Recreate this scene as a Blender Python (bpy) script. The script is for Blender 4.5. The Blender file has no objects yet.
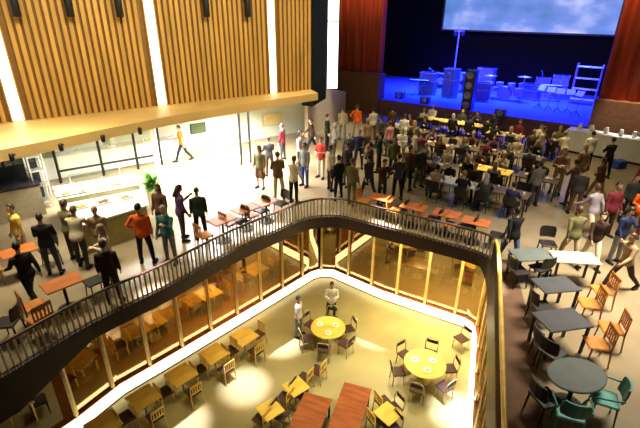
import bpy, bmesh, math, random
from mathutils import Vector, Matrix
from mathutils.geometry import tessellate_polygon
random.seed(11)
S = bpy.context.scene
COL = S.collection
PI = math.pi
R = math.radians

# ------------------------------------------------------------------ camera
CAM_H, PITCH, ROLL, FPX = 6.5, 25.0, 0.5, 440.0
cam_rot = Matrix.Rotation(R(90 - PITCH), 3, 'X') @ Matrix.Rotation(R(ROLL), 3, 'Z')
cd = bpy.data.cameras.new('camera'); cam = bpy.data.objects.new('camera', cd); COL.objects.link(cam)
cam.matrix_world = Matrix.Translation((0, 0, CAM_H)) @ cam_rot.to_4x4()
cd.sensor_width = 36; cd.lens = FPX / 640 * 36; cd.clip_end = 200
S.camera = cam

def ray(px, py):
    return cam_rot @ Vector(((px - 320) / FPX, -(py - 214) / FPX, -1))
def at(px, py, z=0.0):
    d = ray(px, py); t = (z - CAM_H) / d.z
    return Vector((d.x * t, d.y * t, z))
def at_depth(px, py, yy):
    d = ray(px, py); t = yy / d.y
    return Vector((d.x * t, yy, CAM_H + d.z * t))

# ------------------------------------------------------------------ materials
MATS = {}
def mat(name, col, rough=0.55, metal=0.0, noise=0.12, scale=6.0, spec=0.4, coat=0.0, stretch=None):
    if name in MATS: return MATS[name]
    m = bpy.data.materials.new(name); m.use_nodes = True; MATS[name] = m
    nt = m.node_tree; b = nt.nodes['Principled BSDF']
    b.inputs['Roughness'].default_value = rough; b.inputs['Metallic'].default_value = metal
    b.inputs['Specular IOR Level'].default_value = spec; b.inputs['Coat Weight'].default_value = coat
    tc = nt.nodes.new('ShaderNodeTexCoord'); nz = nt.nodes.new('ShaderNodeTexNoise')
    nz.inputs['Scale'].default_value = scale; nz.inputs['Detail'].default_value = 3
    if stretch:
        mp = nt.nodes.new('ShaderNodeMapping'); mp.inputs['Scale'].default_value = stretch
        nt.links.new(tc.outputs['Object'], mp.inputs['Vector']); nt.links.new(mp.outputs['Vector'], nz.inputs['Vector'])
    else: nt.links.new(tc.outputs['Object'], nz.inputs['Vector'])
    rp = nt.nodes.new('ShaderNodeValToRGB')
    rp.color_ramp.elements[0].position = 0.3; rp.color_ramp.elements[1].position = 0.7
    rp.color_ramp.elements[0].color = [max(0, c * (1 - noise)) for c in col[:3]] + [1]
    rp.color_ramp.elements[1].color = [min(1, c * (1 + noise)) for c in col[:3]] + [1]
    nt.links.new(nz.outputs['Fac'], rp.inputs['Fac']); nt.links.new(rp.outputs['Color'], b.inputs['Base Color'])
    return m
def emit(name, col, strength):
    if name in MATS: return MATS[name]
    m = bpy.data.materials.new(name); m.use_nodes = True; MATS[name] = m
    b = m.node_tree.nodes['Principled BSDF']
    b.inputs['Base Color'].default_value = (.8, .8, .8, 1)
    b.inputs['Emission Color'].default_value = (*col, 1); b.inputs['Emission Strength'].default_value = strength
    return m
def glass(name, tint, refl, rough=0.03, rcol=(1, 1, 1)):
    m = bpy.data.materials.new(name); m.use_nodes = True; MATS[name] = m
    nt = m.node_tree; nt.nodes.remove(nt.nodes['Principled BSDF']); out = nt.nodes['Material Output']
    t = nt.nodes.new('ShaderNodeBsdfTransparent'); t.inputs['Color'].default_value = (*tint, 1)
    g = nt.nodes.new('ShaderNodeBsdfGlossy'); g.inputs['Roughness'].default_value = rough; g.inputs['Color'].default_value = (*rcol, 1)
    x = nt.nodes.new('ShaderNodeMixShader'); x.inputs['Fac'].default_value = refl
    nt.links.new(t.outputs[0], x.inputs[1]); nt.links.new(g.outputs[0], x.inputs[2]); nt.links.new(x.outputs[0], out.inputs['Surface'])
    return m

# ------------------------------------------------------------------ mesh builder
class MB:
    def __init__(s): s.v = []; s.f = []
    def add(s, vs, fs):
        n = len(s.v); s.v += [tuple(v) for v in vs]; s.f += [tuple(i + n for i in f) for f in fs]; return s
    def box(s, c, d, rz=0.0, bev=0.0):
        cx, cy, cz = c; hx, hy, hz = d[0] / 2, d[1] / 2, d[2] / 2
        co, si = math.cos(rz), math.sin(rz)
        def P(x, y, z): return (cx + x * co - y * si, cy + x * si + y * co, cz + z)
        if bev <= 0:
            vs = [P(x, y, z) for z in (-hz, hz) for x, y in ((-hx, -hy), (hx, -hy), (hx, hy), (-hx, hy))]
            return s.add(vs, [(3, 2, 1, 0), (4, 5, 6, 7), (0, 1, 5, 4), (1, 2, 6, 5), (2, 3, 7, 6), (3, 0, 4, 7)])
        b = min(bev, hx * .9, hy * .9, hz * .9); rings = []
        for z, k in ((-hz, b), (-hz + b, 0), (hz - b, 0), (hz, b)):
            x, y = hx - k, hy - k
            rings.append([P(-x + b, -y, z), P(x - b, -y, z), P(x, -y + b, z), P(x, y - b, z), P(x - b, y, z), P(-x + b, y, z), P(-x, y - b, z), P(-x, -y + b, z)])
        return s.loft(rings)
    def loft(s, rings, caps=True, closed=True):
        n = len(rings[0]); vs = [v for r in rings for v in r]; fs = []
        for i in range(len(rings) - 1):
            for j in range(n if closed else n - 1):
                k = (j + 1) % n
                fs.append((i * n + j, i * n + k, (i + 1) * n + k, (i + 1) * n + j))
        if caps:
            fs.append(tuple(range(n - 1, -1, -1))); fs.append(tuple((len(rings) - 1) * n + j for j in range(n)))
        return s.add(vs, fs)
    def tube(s, pts, r, seg=8, rad=None, hemi=False):
        pts = [Vector(p) for p in pts]; rad = rad or [r] * len(pts)
        if hemi:
            a = (pts[0] - pts[1]).normalized(); b = (pts[-1] - pts[-2]).normalized()
            p0, p1, r0, r1 = pts[0], pts[-1], rad[0], rad[-1]
            pts = [p0 + a * r0 * .98, p0 + a * r0 * .7] + pts + [p1 + b * r1 * .7, p1 + b * r1 * .98]
            rad = [r0 * .2, r0 * .7] + list(rad) + [r1 * .7, r1 * .2]
        rings = []; up = None
        for i, p in enumerate(pts):
            t = (pts[min(i + 1, len(pts) - 1)] - pts[max(i - 1, 0)]).normalized()
            if up is None:
                up = t.orthogonal().normalized()
            u = (up - t * up.dot(t))
            u = u.normalized() if u.length > 1e-5 else t.orthogonal().normalized()
            up = u; w = t.cross(u)
            rings.append([p + (u * math.cos(2 * PI * k / seg) + w * math.sin(2 * PI * k / seg)) * rad[i] for k in range(seg)])
        return s.loft(rings)
    def lathe(s, prof, seg=16, c=(0, 0, 0), sx=1.0, sy=1.0):
        rings = [[(c[0] + r * sx * math.cos(2 * PI * k / seg), c[1] + r * sy * math.sin(2 * PI * k / seg), c[2] + z) for k in range(seg)] for r, z in prof]
        return s.loft(rings)
    def prism(s, poly, z0, z1):
        n = len(poly)
        vs = [(p[0], p[1], z0) for p in poly] + [(p[0], p[1], z1) for p in poly]
        return s.add(vs, [tuple(range(n - 1, -1, -1)), tuple(range(n, 2 * n))] + [(i, (i + 1) % n, n + (i + 1) % n, n + i) for i in range(n)])
    def bar(s, a, b, w, h):
        """rectangular bar from a to b, width w, height h (level bars or posts)"""
        a, b = Vector(a), Vector(b); t = (b - a).normalized()
        up = Vector((0, 0, 1)) if abs(t.z) < .95 else Vector((0, 1, 0))
        x = t.cross(up).normalized(); y = x.cross(t)
        q = [x * (w / 2) * i + y * (h / 2) * j for i, j in ((-1, -1), (1, -1), (1, 1), (-1, 1))]
        return s.loft([[a + k for k in q], [b + k for k in q]])
    def mesh(s, name, smooth=False):
        me = bpy.data.meshes.new(name); me.from_pydata(s.v, [], s.f)
        bm = bmesh.new(); bm.from_mesh(me); bmesh.ops.recalc_face_normals(bm, faces=bm.faces); bm.to_mesh(me); bm.free()
        if smooth:
            for p in me.polygons: p.use_smooth = True
        me.update(); return me
    def build(s, name, m, parent=None, loc=None, rz=0.0, smooth=False):
        return link(name, s.mesh(name, smooth), m, parent, loc, rz)
def link(name, me, m, parent=None, loc=None, rz=0.0):
    o = bpy.data.objects.new(name, me); COL.objects.link(o)
    if m is not None and len(me.materials) == 0: me.materials.append(m)
    if parent is not None: o.parent = parent
    if loc is not None: o.location = loc
    o.rotation_euler.z = rz
    return o
def tag(o, label=None, cat=None, group=None, kind=None):
    if label: o['label'] = label
    if cat: o['category'] = cat
    if group: o['group'] = group
    if kind: o['kind'] = kind
    return o
def struct(o): o['kind'] = 'structure'; return o
def thing(name, label, cat, loc=(0, 0, 0), rz=0.0, group=None):
    o = bpy.data.objects.new(name, None); COL.objects.link(o); o.location = loc; o.rotation_euler.z = rz
    o.empty_display_size = .1
    return tag(o, label, cat, group)
def copy_tree(o, parent=None):
    c = o.copy(); COL.objects.link(c)
    if parent is not None: c.parent = parent
    for ch in list(o.children): copy_tree(ch, c)
    return c
FIRST = set()
def place(proto, loc, rz, label, group=None):
    """the first call moves the prototype itself, later ones copy it with its parts"""
    if proto.name in FIRST: o = copy_tree(proto)
    else: FIRST.add(proto.name); o = proto
    o.location = loc; o.rotation_euler.z = rz; o['label'] = label
    if group: o['group'] = group
    return o
def area(name, loc, target, sx, sy, power, col, spread=180):
    l = bpy.data.lights.new(name, 'AREA'); l.shape = 'RECTANGLE'; l.size = sx; l.size_y = sy; l.energy = power; l.color = col; l.spread = R(spread)
    o = bpy.data.objects.new(name, l); COL.objects.link(o); o.location = loc
    o.rotation_euler = (Vector(target) - Vector(loc)).to_track_quat('-Z', 'Y').to_euler(); o.visible_camera = True
    return o
def spot(name, loc, target, power, col, ang=40, blend=.5, r=.1):
    l = bpy.data.lights.new(name, 'SPOT'); l.energy = power; l.color = col; l.spot_size = R(ang); l.spot_blend = blend; l.shadow_soft_size = r
    o = bpy.data.objects.new(name, l); COL.objects.link(o); o.location = loc
    o.rotation_euler = (Vector(target) - Vector(loc)).to_track_quat('-Z', 'Y').to_euler()
    return o
def flat_with_hole(outer, hole, z, flip=False):
    pts = [Vector((p[0], p[1], z)) for p in outer] + [Vector((p[0], p[1], z)) for p in hole]
    tri = tessellate_polygon([[Vector((p[0], p[1], 0)) for p in outer], [Vector((p[0], p[1], 0)) for p in hole]])
    mb = MB(); mb.add(pts, [tuple(t) for t in tri]); return mb
def smooth_poly(pts, n=4):
    """Catmull-Rom through open 2D/3D points"""
    pts = [Vector(p) for p in pts]; out = []
    for i in range(len(pts) - 1):
        p0, p1, p2, p3 = pts[max(i - 1, 0)], pts[i], pts[i + 1], pts[min(i + 2, len(pts) - 1)]
        for k in range(n):
            t = k / n
            out.append(.5 * ((2 * p1) + (p2 - p0) * t + (2 * p0 - 5 * p1 + 4 * p2 - p3) * t * t + (3 * p1 - p0 - 3 * p2 + p3) * t ** 3))
    out.append(pts[-1]); return out
def walk(pts, step):
    """points at equal spacing along a polyline, with tangents"""
    out = []; need = 0.0
    for a, b in zip(pts, pts[1:]):
        L = (b - a).length
        if L < 1e-6: continue
        t = (b - a) / L
        while need <= L:
            out.append((a + t * need, t)); need += step
        need -= L
    return out
# ------------------------------------------------------------------ materials of the place
M = {}
M['floor'] = mat('polished_floor', (.225, .175, .105), .25, noise=.16, scale=.8)
M['carpet'] = mat('brown_carpet', (.11, .058, .032), .9, noise=.2, scale=3)
M['low_floor'] = mat('olive_concrete', (.33, .285, .14), .3, noise=.22, scale=.5)
M['gallery'] = mat('brown_boards', (.22, .08, .018), .35, noise=.25, scale=2, stretch=(1, 8, 1))
M['soffit'] = mat('soffit_paint', (.10, .07, .045), .7)
M['fascia'] = mat('dark_fascia', (.035, .02, .018), .45)
M['slat'] = mat('golden_slat_wood', (.50, .28, .075), .5, noise=.22, scale=1.2, stretch=(3, 3, .4))
M['slat_back'] = mat('slat_backing', (.20, .10, .022), .7)
M['ledge'] = mat('honey_wood_ledge', (.62, .41, .15), .5, noise=.15, scale=.5)
M['white'] = mat('white_paint', (.78, .76, .70), .5, noise=.04)
M['palewall'] = mat('pale_green_wall', (.66, .69, .56), .6, noise=.08, scale=.7)
M['black'] = mat('matt_black', (.008, .008, .008), .6)
M['velvet'] = mat('black_drape', (.004, .004, .004), .95, spec=.02)
M['blackgloss'] = mat('black_lacquer', (.012, .012, .014), .25)
M['steel'] = mat('brushed_steel', (.55, .55, .53), .3, .9)
M['iron'] = mat('dark_iron', (.03, .028, .025), .45, .6)
M['rail'] = mat('bronze_rail', (.075, .038, .02), .4, .3)
M['baluster'] = mat('cream_baluster', (.52, .44, .30), .4, .2)
M['gold'] = mat('gold_brass', (.80, .56, .14), .35, .35)
M['post'] = mat('gilt_post', (.72, .54, .22), .4, .3)
M['curtain'] = mat('red_velvet', (.42, .055, .015), .85, noise=.3, scale=2, stretch=(2, 2, .2))
M['stagewood'] = mat('stage_boards', (.085, .085, .10), .4, noise=.15, scale=3)
M['basewood'] = mat('brown_panelling', (.15, .06, .02), .5, noise=.2)
M['led'] = emit('led_warm_white', (1, .90, .66), 4.5)
M['led_low'] = emit('led_cove', (1, .88, .58), 3.6)
M['led_pylon'] = emit('led_pylon', (1, .97, .86), 3.5)

# ------------------------------------------------------------------ void edge on the main floor
EDGE_PX = [(-70, 418), (7, 376), (90, 326), (166, 289), (230, 254), (285, 229), (305, 221), (322, 218), (342, 218.5), (368, 225), (415, 237), (461, 249), (482, 256), (491, 263), (494, 280), (495, 340), (496, 428), (497, 520)]
EDGE = smooth_poly([at(x, y, 0) for x, y in EDGE_PX], 4)
HOLE = [p.copy() for p in EDGE] + [Vector((1.5, 1.6, 0)), Vector((-5.5, 1.6, 0))]
OUT = [(-40, -4), (40, -4), (40, 60), (-40, 60)]
struct(flat_with_hole(OUT, HOLE, 0).build('floor', M['floor']))
struct(flat_with_hole(OUT, HOLE, -.35).build('trim_1', M['soffit']))
mb = MB()
nE = len(EDGE)
def drop(i):
    px = EDGE_PX[0][0] + 0
    f = i / (nE - 1)
    if i < 4: return .95
    if i < 8: return .95 - (i - 4) / 4 * .55
    k = 12 * 4
    if i > k: return min(.38 + (i - k) / 4 * .45, 1.15)
    return .38
ring_t = [(p.x, p.y, .03) for p in EDGE]; ring_b = [(p.x, p.y, -drop(i)) for i, p in enumerate(EDGE)]
n = len(ring_t)
out = []
for i, p in enumerate(EDGE):
    t = (EDGE[min(i + 1, nE - 1)] - EDGE[max(i - 1, 0)]).normalized(); out.append(Vector((-t.y, t.x, 0)) * .14)
vs = []
for i in range(nE):
    o = out[i]; a, b = ring_t[i], ring_b[i]
    vs += [a, b, (b[0] + o.x, b[1] + o.y, b[2]), (a[0] + o.x, a[1] + o.y, a[2])]
fs = [(4 * i + j, 4 * i + (j + 1) % 4, 4 * i + 4 + (j + 1) % 4, 4 * i + 4 + j) for i in range(nE - 1) for j in range(4)]
struct(mb.add(vs, fs).build('trim_2', M['fascia']))

# brown carpet margin beside the right leg of the void
cp = [at(x, y, .006) for x, y in ((497, 262), (512, 258), (524, 300), (535, 350), (543, 428), (552, 540), (498, 540), (497, 428), (496, 340))]
struct(MB().prism([(p.x, p.y) for p in cp], .0, .012).build('trim_3', M['carpet']))

# ------------------------------------------------------------------ guard rail
def railing(name, pts, label, h=.72, gold=False):
    t = thing(name, label, 'railing', pts[0])
    o = pts[0]; loc = [p - o for p in pts]
    up = lambda z: [(p.x, p.y, z) for p in loc]
    sm = MB(); sm.tube(up(h), .05 if gold else .035, 8); sm.build('handrail', M['gold'] if gold else M['rail'], t, smooth=True)
    sm = MB(); sm.tube(up(.10), .022, 6); sm.build('bottom_rail', M['rail'], t, smooth=True)
    bal = walk(loc, .125)
    mb = MB()
    for k, (p, d) in enumerate(bal):
        b = MB() if k < 100 else mb
        b.bar((p.x, p.y, .03), (p.x, p.y, h - .02), .038, .018)
        if k < 100: b.build('baluster', M['rail'] if gold else M['baluster'], t)
    if mb.v: tag(mb.build('balusters', M['rail'] if gold else M['baluster'], t), kind='stuff')
    return t
iA = 4 * 7; iB = 4 * 13
railing('guard_railing', EDGE[:iA + 1], 'bronze guard railing with cream balusters along the left side of the void')
railing('guard_railing', EDGE[iA:iB + 1], 'bronze guard railing with cream balusters on the far side of the void facing the stage')
railing('guard_railing', EDGE[iB:], 'gold topped guard railing running up the right side of the void', .72, True)

# ------------------------------------------------------------------ lower restaurant
ZL, ZG = -4.6, -4.3
STRIP_PX = [(10, 475), (83, 424), (124, 391), (165, 367), (261, 309), (300, 285), (313, 277), (321, 274.5), (332, 275), (380, 296), (433, 314), (463, 324), (470, 329), (472, 340), (469, 380), (466, 428), (462, 500)]
SP = [at(x, y, ZL + .15) for x, y in STRIP_PX]
SPH = [Vector((p.x, p.y, 0)) for p in SP] + [Vector((1.6, -2, 0)), Vector((-9, -2, 0))]
struct(MB().add([(-30, -6, ZL), (30, -6, ZL), (30, 40, ZL), (-30, 40, ZL)], [(0, 1, 2, 3)]).build('floor_lower', M['low_floor']))
struct(flat_with_hole([(-30, -5.9), (30, -5.9), (30, 30), (-30, 30)], SPH, ZG).build('floor_gallery', M['gallery']))
def wall_ribbon(pts, z0, z1, off0, off1, closed=False):
    mb = MB(); vs = []; n = len(pts)
    for i, p in enumerate(pts):
        t = (pts[min(i + 1, n - 1)] - pts[max(i - 1, 0)]); t.z = 0; t.normalize(); o = Vector((-t.y, t.x, 0))
        vs += [(p.x + o.x * off0, p.y + o.y * off0, z0), (p.x + o.x * off1, p.y + o.y * off1, z0), (p.x + o.x * off1, p.y + o.y * off1, z1), (p.x + o.x * off0, p.y + o.y * off0, z1)]
    fs = [(4 * i + j, 4 * i + (j + 1) % 4, 4 * i + 4 + (j + 1) % 4, 4 * i + 4 + j) for i in range(n - 1) for j in range(4)]
    fs += [(0, 1, 2, 3), tuple(4 * (n - 1) + j for j in (3, 2, 1, 0))]
    return mb.add(vs, fs)
iC, iD = 7, 12
for nm, a, b, lb in (('left', 0, iC, 'glowing light strip along the foot of the left glass wall downstairs'), ('far', iC, iD, 'glowing light strip along the foot of the far glass wall downstairs'), ('right', iD, len(SP) - 1, 'glowing light strip along the right edge of the lower floor')):
    tag(wall_ribbon(SP[a:b + 1], ZL + .05, ZG + .05, 0, .14).build('light_strip', M['led_low']), lb, 'light strip')
struct(wall_ribbon(SP, ZL + .002, ZL + .048, .0, .14).build('trim_13', M['gallery']))
# low kerb carrying the glass
struct(wall_ribbon(SP, ZG + .004, ZG + .06, .17, .40).build('trim_4', M['gallery']))
M['screen_glass'] = glass('bronze_glass', (.85, .68, .42), .27, .02, (1, .86, .6))
zt = -.36
gi = 1
for a, b in ((1, iC), (iC, iD), (iD, len(SP) - 1)):
    pts = SP[a:b + 1]
    g = wall_ribbon(pts, ZG + .06, zt, .27, .285).build('window_%d' % gi, M['screen_glass']); struct(g)
    for p, d in walk(pts, 1.22):
        o = Vector((-d.y, d.x, 0)) * .22
        q = MB().bar((p.x + o.x, p.y + o.y, ZG + .06), (p.x + o.x, p.y + o.y, zt), .09, .09).build('mullion', M['post'], g)
    gi += 1
# floor at the gallery's open left end, its bright lighting put into the colour
tq = [at(x, y, ZG + .012) for x, y in ((46, 366), (64, 420), (60, 480), (-40, 480), (-40, 440), (-10, 400))]
struct(MB().prism([(p.x, p.y) for p in tq], ZG + .002, ZG + .012).build('trim_12', mat('lit_floor_tone', (.55, .50, .34), .4, noise=.1)))
# walls closing the gallery
struct(MB().add([(-12, 4, ZG), (-12, 24, ZG), (14, 24, ZG), (14, 2, ZG), (-12, 4, -.36), (-12, 24, -.36), (14, 24, -.36), (14, 2, -.36)], [(0, 1, 5, 4), (1, 2, 6, 5), (2, 3, 7, 6)]).build('wall_gallery', M['basewood']))

# ------------------------------------------------------------------ left slatted wall
ZC = 3.2
A, B = at(22, 121, ZC), at(312, 89, ZC)
dW = (B - A).normalized(); nW = Vector((-dW.y, dW.x, 0))          # nW points away from the camera
L = (B - A).length; LX = 9.0                                       # carry the wall on beyond the frame to the left
A0 = A - dW * LX
def W(s, off=0.0, z=0.0): p = A + dW * s + nW * off; return Vector((p.x, p.y, z))
ZT = 10.5
struct(MB().prism([W(-LX, .06), W(L, .06), W(L, .3), W(-LX, .3)], ZC, ZT).build('wall_left', M['slat_back']))
def plan_hit(px, py, P, d):
    """distance along the floor line P + s*d where the sight line through a pixel crosses it"""
    r = ray(px, py); m = Matrix(((r.x, -d.x), (r.y, -d.y))); return (m.inverted() @ Vector((P.x, P.y)))[1]
led_s = []
for x, y in ((19, 121), (162, 104), (273, 92)):
    led_s.append(plan_hit(x, y, A, dW))
mb = MB(); k = -LX
while k < L - .1:
    if not any(abs(k + .06 - s) < .26 for s in led_s):
        mb.prism([W(k, -.06), W(k + .118, -.06), W(k + .118, .06), W(k, .06)], ZC, ZT)
    k += .202
sl = mb.build('trim_5', M['slat']); struct(sl)
places = ('at the left edge of the slatted wall', 'in the middle of the slatted wall', 'at the stage end of the slatted wall')
for s, pl in zip(led_s, places):
    p = W(s, .0, 0); t = thing('wall_light', 'tall vertical white light strip ' + pl, 'wall light', (p.x, p.y, ZC), math.atan2(dW.y, dW.x), 'vertical light strips on the slatted wall')
    f = MB(); f.box((-.175, 0, (ZT - ZC) / 2), (.04, .14, ZT - ZC)); f.box((.175, 0, (ZT - ZC) / 2), (.04, .14, ZT - ZC)); hs = f.build('housing', M['slat'], t); MB().box((0, -.02, (ZT - ZC) / 2 + .02), (.30, .08, ZT - ZC - .04)).build('diffuser', M['led'], hs)
# ledge over the food counters
lip = [at(x, y, ZC) for x, y in ((-60, 168), (0, 150), (60, 138), (165, 117), (245, 104), (318, 93))]
ledge_poly = [(p.x, p.y) for p in lip] + [tuple(W(L, .3)[:2]), tuple(W(-LX, .3)[:2])] + [tuple(W(-LX, -4.6)[:2])]
struct(MB().prism(ledge_poly, ZC - .30, ZC).build('trim_6', M['ledge']))
# small downlights on the ledge front
for (x, y), w in zip(((12, 155), (61, 145), (103, 136.5), (140, 129)), ('first from the left edge', 'second from the left edge', 'above the food display', 'above the white counter end')):
    p = at(x, y, ZC - .1); p = Vector((p.x, p.y - .03, ZC - .06))
    t = thing('accent_light', 'small dark accent lamp on the wood ledge front, ' + w, 'lamp', p)
    h_ = MB().lathe([(.03, .02), (.06, 0), (.06, -.16), (.045, -.2)], 12).build('lamp_housing', M['iron'], t, smooth=True); MB().box((.0, .07, -.06), (.03, .14, .05)).build('bracket', M['iron'], t)
    MB().lathe([(.04, -.2), (.045, -.205), (.01, -.215)], 12).build('lens', M['gold'], h_)
# back wall below the ledge, ceiling of the counter zone
OFFB = 4.3
LBK = plan_hit(318, 100, A + nW * OFFB, dW)
struct(MB().prism([W(-LX, OFFB), W(LBK, OFFB), W(LBK, OFFB + .2), W(-LX, OFFB + .2)], 0, ZC).build('wall_back', M['palewall']))
struct(MB().prism([W(-LX, .3), W(L - .3, .3), W(L - .3, OFFB), W(-LX, OFFB)], ZC - .3, ZC - .2).build('ceiling', M['white']))
# ------------------------------------------------------------------ black spotlights on the slatted wall
for x, pl in ((15, 'at the left edge of the photo'), (68, 'second from the left'), (117, 'left of the middle light strip'), (203, 'right of the middle light strip'), (244, 'left of the stage end light strip')):
    s = plan_hit(x, 10, A, dW); p = W(s, -.30)
    zb = at_depth(x, 17, p.y).z
    t = thing('wall_spotlight', 'black cylinder spotlight high on the slatted wall, ' + pl, 'spotlight', (p.x, p.y, zb), math.atan2(dW.y, dW.x), 'black spotlights on the slatted wall')
    MB().lathe([(.10, .0), (.115, .02), (.115, .75), (.09, .8)], 14).build('lamp_housing', M['black'], t, smooth=True)
    MB().lathe([(.10, .012), (.095, -.004), (.05, .006)], 14).build('lens', M['steel'], t)
    MB().box((0, .17, .55), (.06, .14, .10)).build('bracket', M['black'], t)

# ------------------------------------------------------------------ column and light pylon at the end of the slatted wall
c0 = W(L + .02, .0)
c1 = at_depth(326, 90, 22.6); c1.z = 0
struct(MB().prism([(c0.x, c0.y), (c1.x, c1.y), (c1.x - .5, c1.y + .3), (c0.x - .5, c0.y + .3)], 2.4, ZT).build('trim_7', mat('green_black_panel', (.010, .014, .009), .9, spec=.05)))
p = at_depth(332, 88, 23.6); zb = at_depth(332, 88, 23.6).z
t = thing('light_pylon', 'white lit pylon beside the left stage curtain', 'light column', (p.x, p.y, zb))
MB().box((0, 0, 4.2), (.52, .3, 8.4)).build('diffuser', M['led_pylon'], t)
for sx in (-.29, .29): MB().box((sx, 0, 4.2), (.06, .36, 8.4)).build('frame_rail', M['iron'], t)
zr = at_depth(332, 21, 23.6).z - zb
MB().box((0, -.17, zr), (.6, .05, .06)).build('crossbar', M['iron'], t)
# beige wall below them
M['beigewall'] = mat('beige_wall', (.62, .50, .34), .6, noise=.06)
e0, e1 = at_depth(308, 95, 23.9), at_depth(346, 92, 30)
zf = e1.z + .03; zn = zb + .03
struct(MB().add([(e0.x, e0.y, 0), (e1.x, e1.y, 0), (e1.x - .2, e1.y + .2, 0), (e0.x - .2, e0.y + .2, 0), (e0.x, e0.y, zn), (e1.x, e1.y, zf), (e1.x - .2, e1.y + .2, zf), (e0.x - .2, e0.y + .2, zn)], [(3, 2, 1, 0), (4, 5, 6, 7), (0, 1, 5, 4), (1, 2, 6, 5), (2, 3, 7, 6), (3, 0, 4, 7)]).build('wall_side', M['beigewall']))

# ------------------------------------------------------------------ stage
ZS = 1.0
LA, LB = at(378, 99, ZS), at(564, 124, ZS); LA.z = LB.z = 0
dS = (LB - LA).normalized(); nS = Vector((-dS.y, dS.x, 0))
LS = (LB - LA).length
def ST(s, off, z=0.0): p = LA + dS * s + nS * off; return Vector((p.x, p.y, z))
def st_px(px, py, off): return plan_hit(px, py, LA + nS * off, dS)
struct(MB().prism([ST(-8, 0), ST(LS + 12, 0), ST(LS + 12, 12), ST(-8, 12)], 0, ZS).build('floor_stage', M['stagewood']))
mb = MB(); mb.prism([ST(-8, -.05), ST(LS + 12, -.05), ST(LS + 12, 0), ST(-8, 0)], 0, ZS + .02)
struct(mb.build('trim_8', M['basewood']))
struct(MB().prism([ST(-10, 11), ST(LS + 14, 11), ST(LS + 14, 11.3), ST(-10, 11.3)], 0, 16).build('wall_stage', M['velvet']))
struct(MB().prism([ST(-10, .3), ST(-9.7, .3), ST(-9.7, 11), ST(-10, 11)], 0, 16).build('wall_spill_block', M['velvet']))  # unseen side wall added to stop blue stage light spilling into the hall
# projection screen
OS = 10.4
s0, s1 = st_px(443, 28, OS), st_px(614, 36, OS)
z0 = at_depth(443, 29, ST(s0, OS).y).z
t = thing('projection_screen', 'big projection screen with a pale blue cloudy picture above the stage', 'screen', ST((s0 + s1) / 2, OS, z0), math.atan2(dS.y, dS.x))
ws = s1 - s0
def sky_picture():
    m = bpy.data.materials.new('cloud_picture'); m.use_nodes = True; nt = m.node_tree; b = nt.nodes['Principled BSDF']
    tc = nt.nodes.new('ShaderNodeTexCoord'); mp = nt.nodes.new('ShaderNodeMapping'); mp.inputs['Scale'].default_value = (.22, 1, .35)
    nz = nt.nodes.new('ShaderNodeTexNoise'); nz.inputs['Scale'].default_value = 1.6; nz.inputs['Detail'].default_value = 6
    mp.inputs['Location'].default_value = (1.3, 0, .4)
    rp = nt.nodes.new('ShaderNodeValToRGB'); e = rp.color_ramp.elements
    e[0].position = .32; e[0].color = (.045, .19, .50, 1); e[1].position = .74; e[1].color = (.66, .74, 1, 1)
    k = e.new(.5); k.color = (.13, .27, .70, 1)
    nt.links.new(tc.outputs['Object'], mp.inputs['Vector']); nt.links.new(mp.outputs['Vector'], nz.inputs['Vector']); nt.links.new(nz.outputs['Fac'], rp.inputs['Fac'])
    nt.links.new(rp.outputs['Color'], b.inputs['Emission Color']); b.inputs['Emission Strength'].default_value = .95
    b.inputs['Base Color'].default_value = (.05, .05, .05, 1); return m
MB().box((0, 0, 3.5), (ws, .05, 7.0)).build('picture', sky_picture(), t)
f = MB(); f.box((0, 0, -.06), (ws + .3, .12, .12)); f.box((-ws / 2 - .09, 0, 3.5), (.14, .12, 7.1)); f.box((ws / 2 + .09, 0, 3.5), (.14, .12, 7.1)); f.build('screen_frame', M['black'], t)
# curtains and panelled bases
def curtain(sa, sb, off, z0, z1, label, amp=.17, wl=.62):
    mb = MB(); n = int((sb - sa) / .06); rf = []; rb = []
    for i in range(n + 1):
        s = sa + (sb - sa) * i / n; o = off + amp * math.sin(2 * PI * s / wl + .6 * math.sin(s * 2.1)) * (1 + .3 * math.sin(s * 1.3))
        rf.append(ST(s, o)); rb.append(ST(s, o + .05))
    poly = rf + rb[::-1]; N = len(poly); vs = []; fs = []
    for p in poly: vs.append((p.x, p.y, z0))
    for p in poly: vs.append((p.x, p.y, z1))
    fs = [(i, (i + 1) % N, N + (i + 1) % N, N + i) for i in range(N)]
    m2 = len(rf)
    for i in range(m2 - 1):
        fs.append((i, i + 1, N - 2 - i, N - 1 - i)); fs.append((N + i, N + i + 1, 2 * N - 2 - i, 2 * N - 1 - i))
    c = MB().add(vs, fs).build('stage_curtain', M['curtain'], smooth=True)
    tag(c, label, 'curtain', 'red stage curtains')
sl0, sl1 = st_px(336, 80, .2), st_px(382, 70, .2)
zl = at_depth(362, 71, ST((sl0 + sl1) / 2, .2).y).z
curtain(sl0, sl1, .2, zl, 13, 'red stage curtain on the left side of the stage')
sr0, sr1 = st_px(599, 96, .2), LS + 9
zr_ = at_depth(600, 98, ST(sr0, .2).y).z
curtain(sr0, sr1, .2, zr_, 13, 'red stage curtain at the right edge of the stage')
def base(sa, sb, z, nm):
    struct(MB().prism([ST(sa, -.25), ST(sb, -.25), ST(sb, .55), ST(sa, .55)], 0, z).build(nm, M['basewood']))
base(sl0 - .3, sl1 + .1, zl - .02, 'trim_9'); base(sr0 - .1, sr1, zr_ - .02, 'trim_10')

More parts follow.
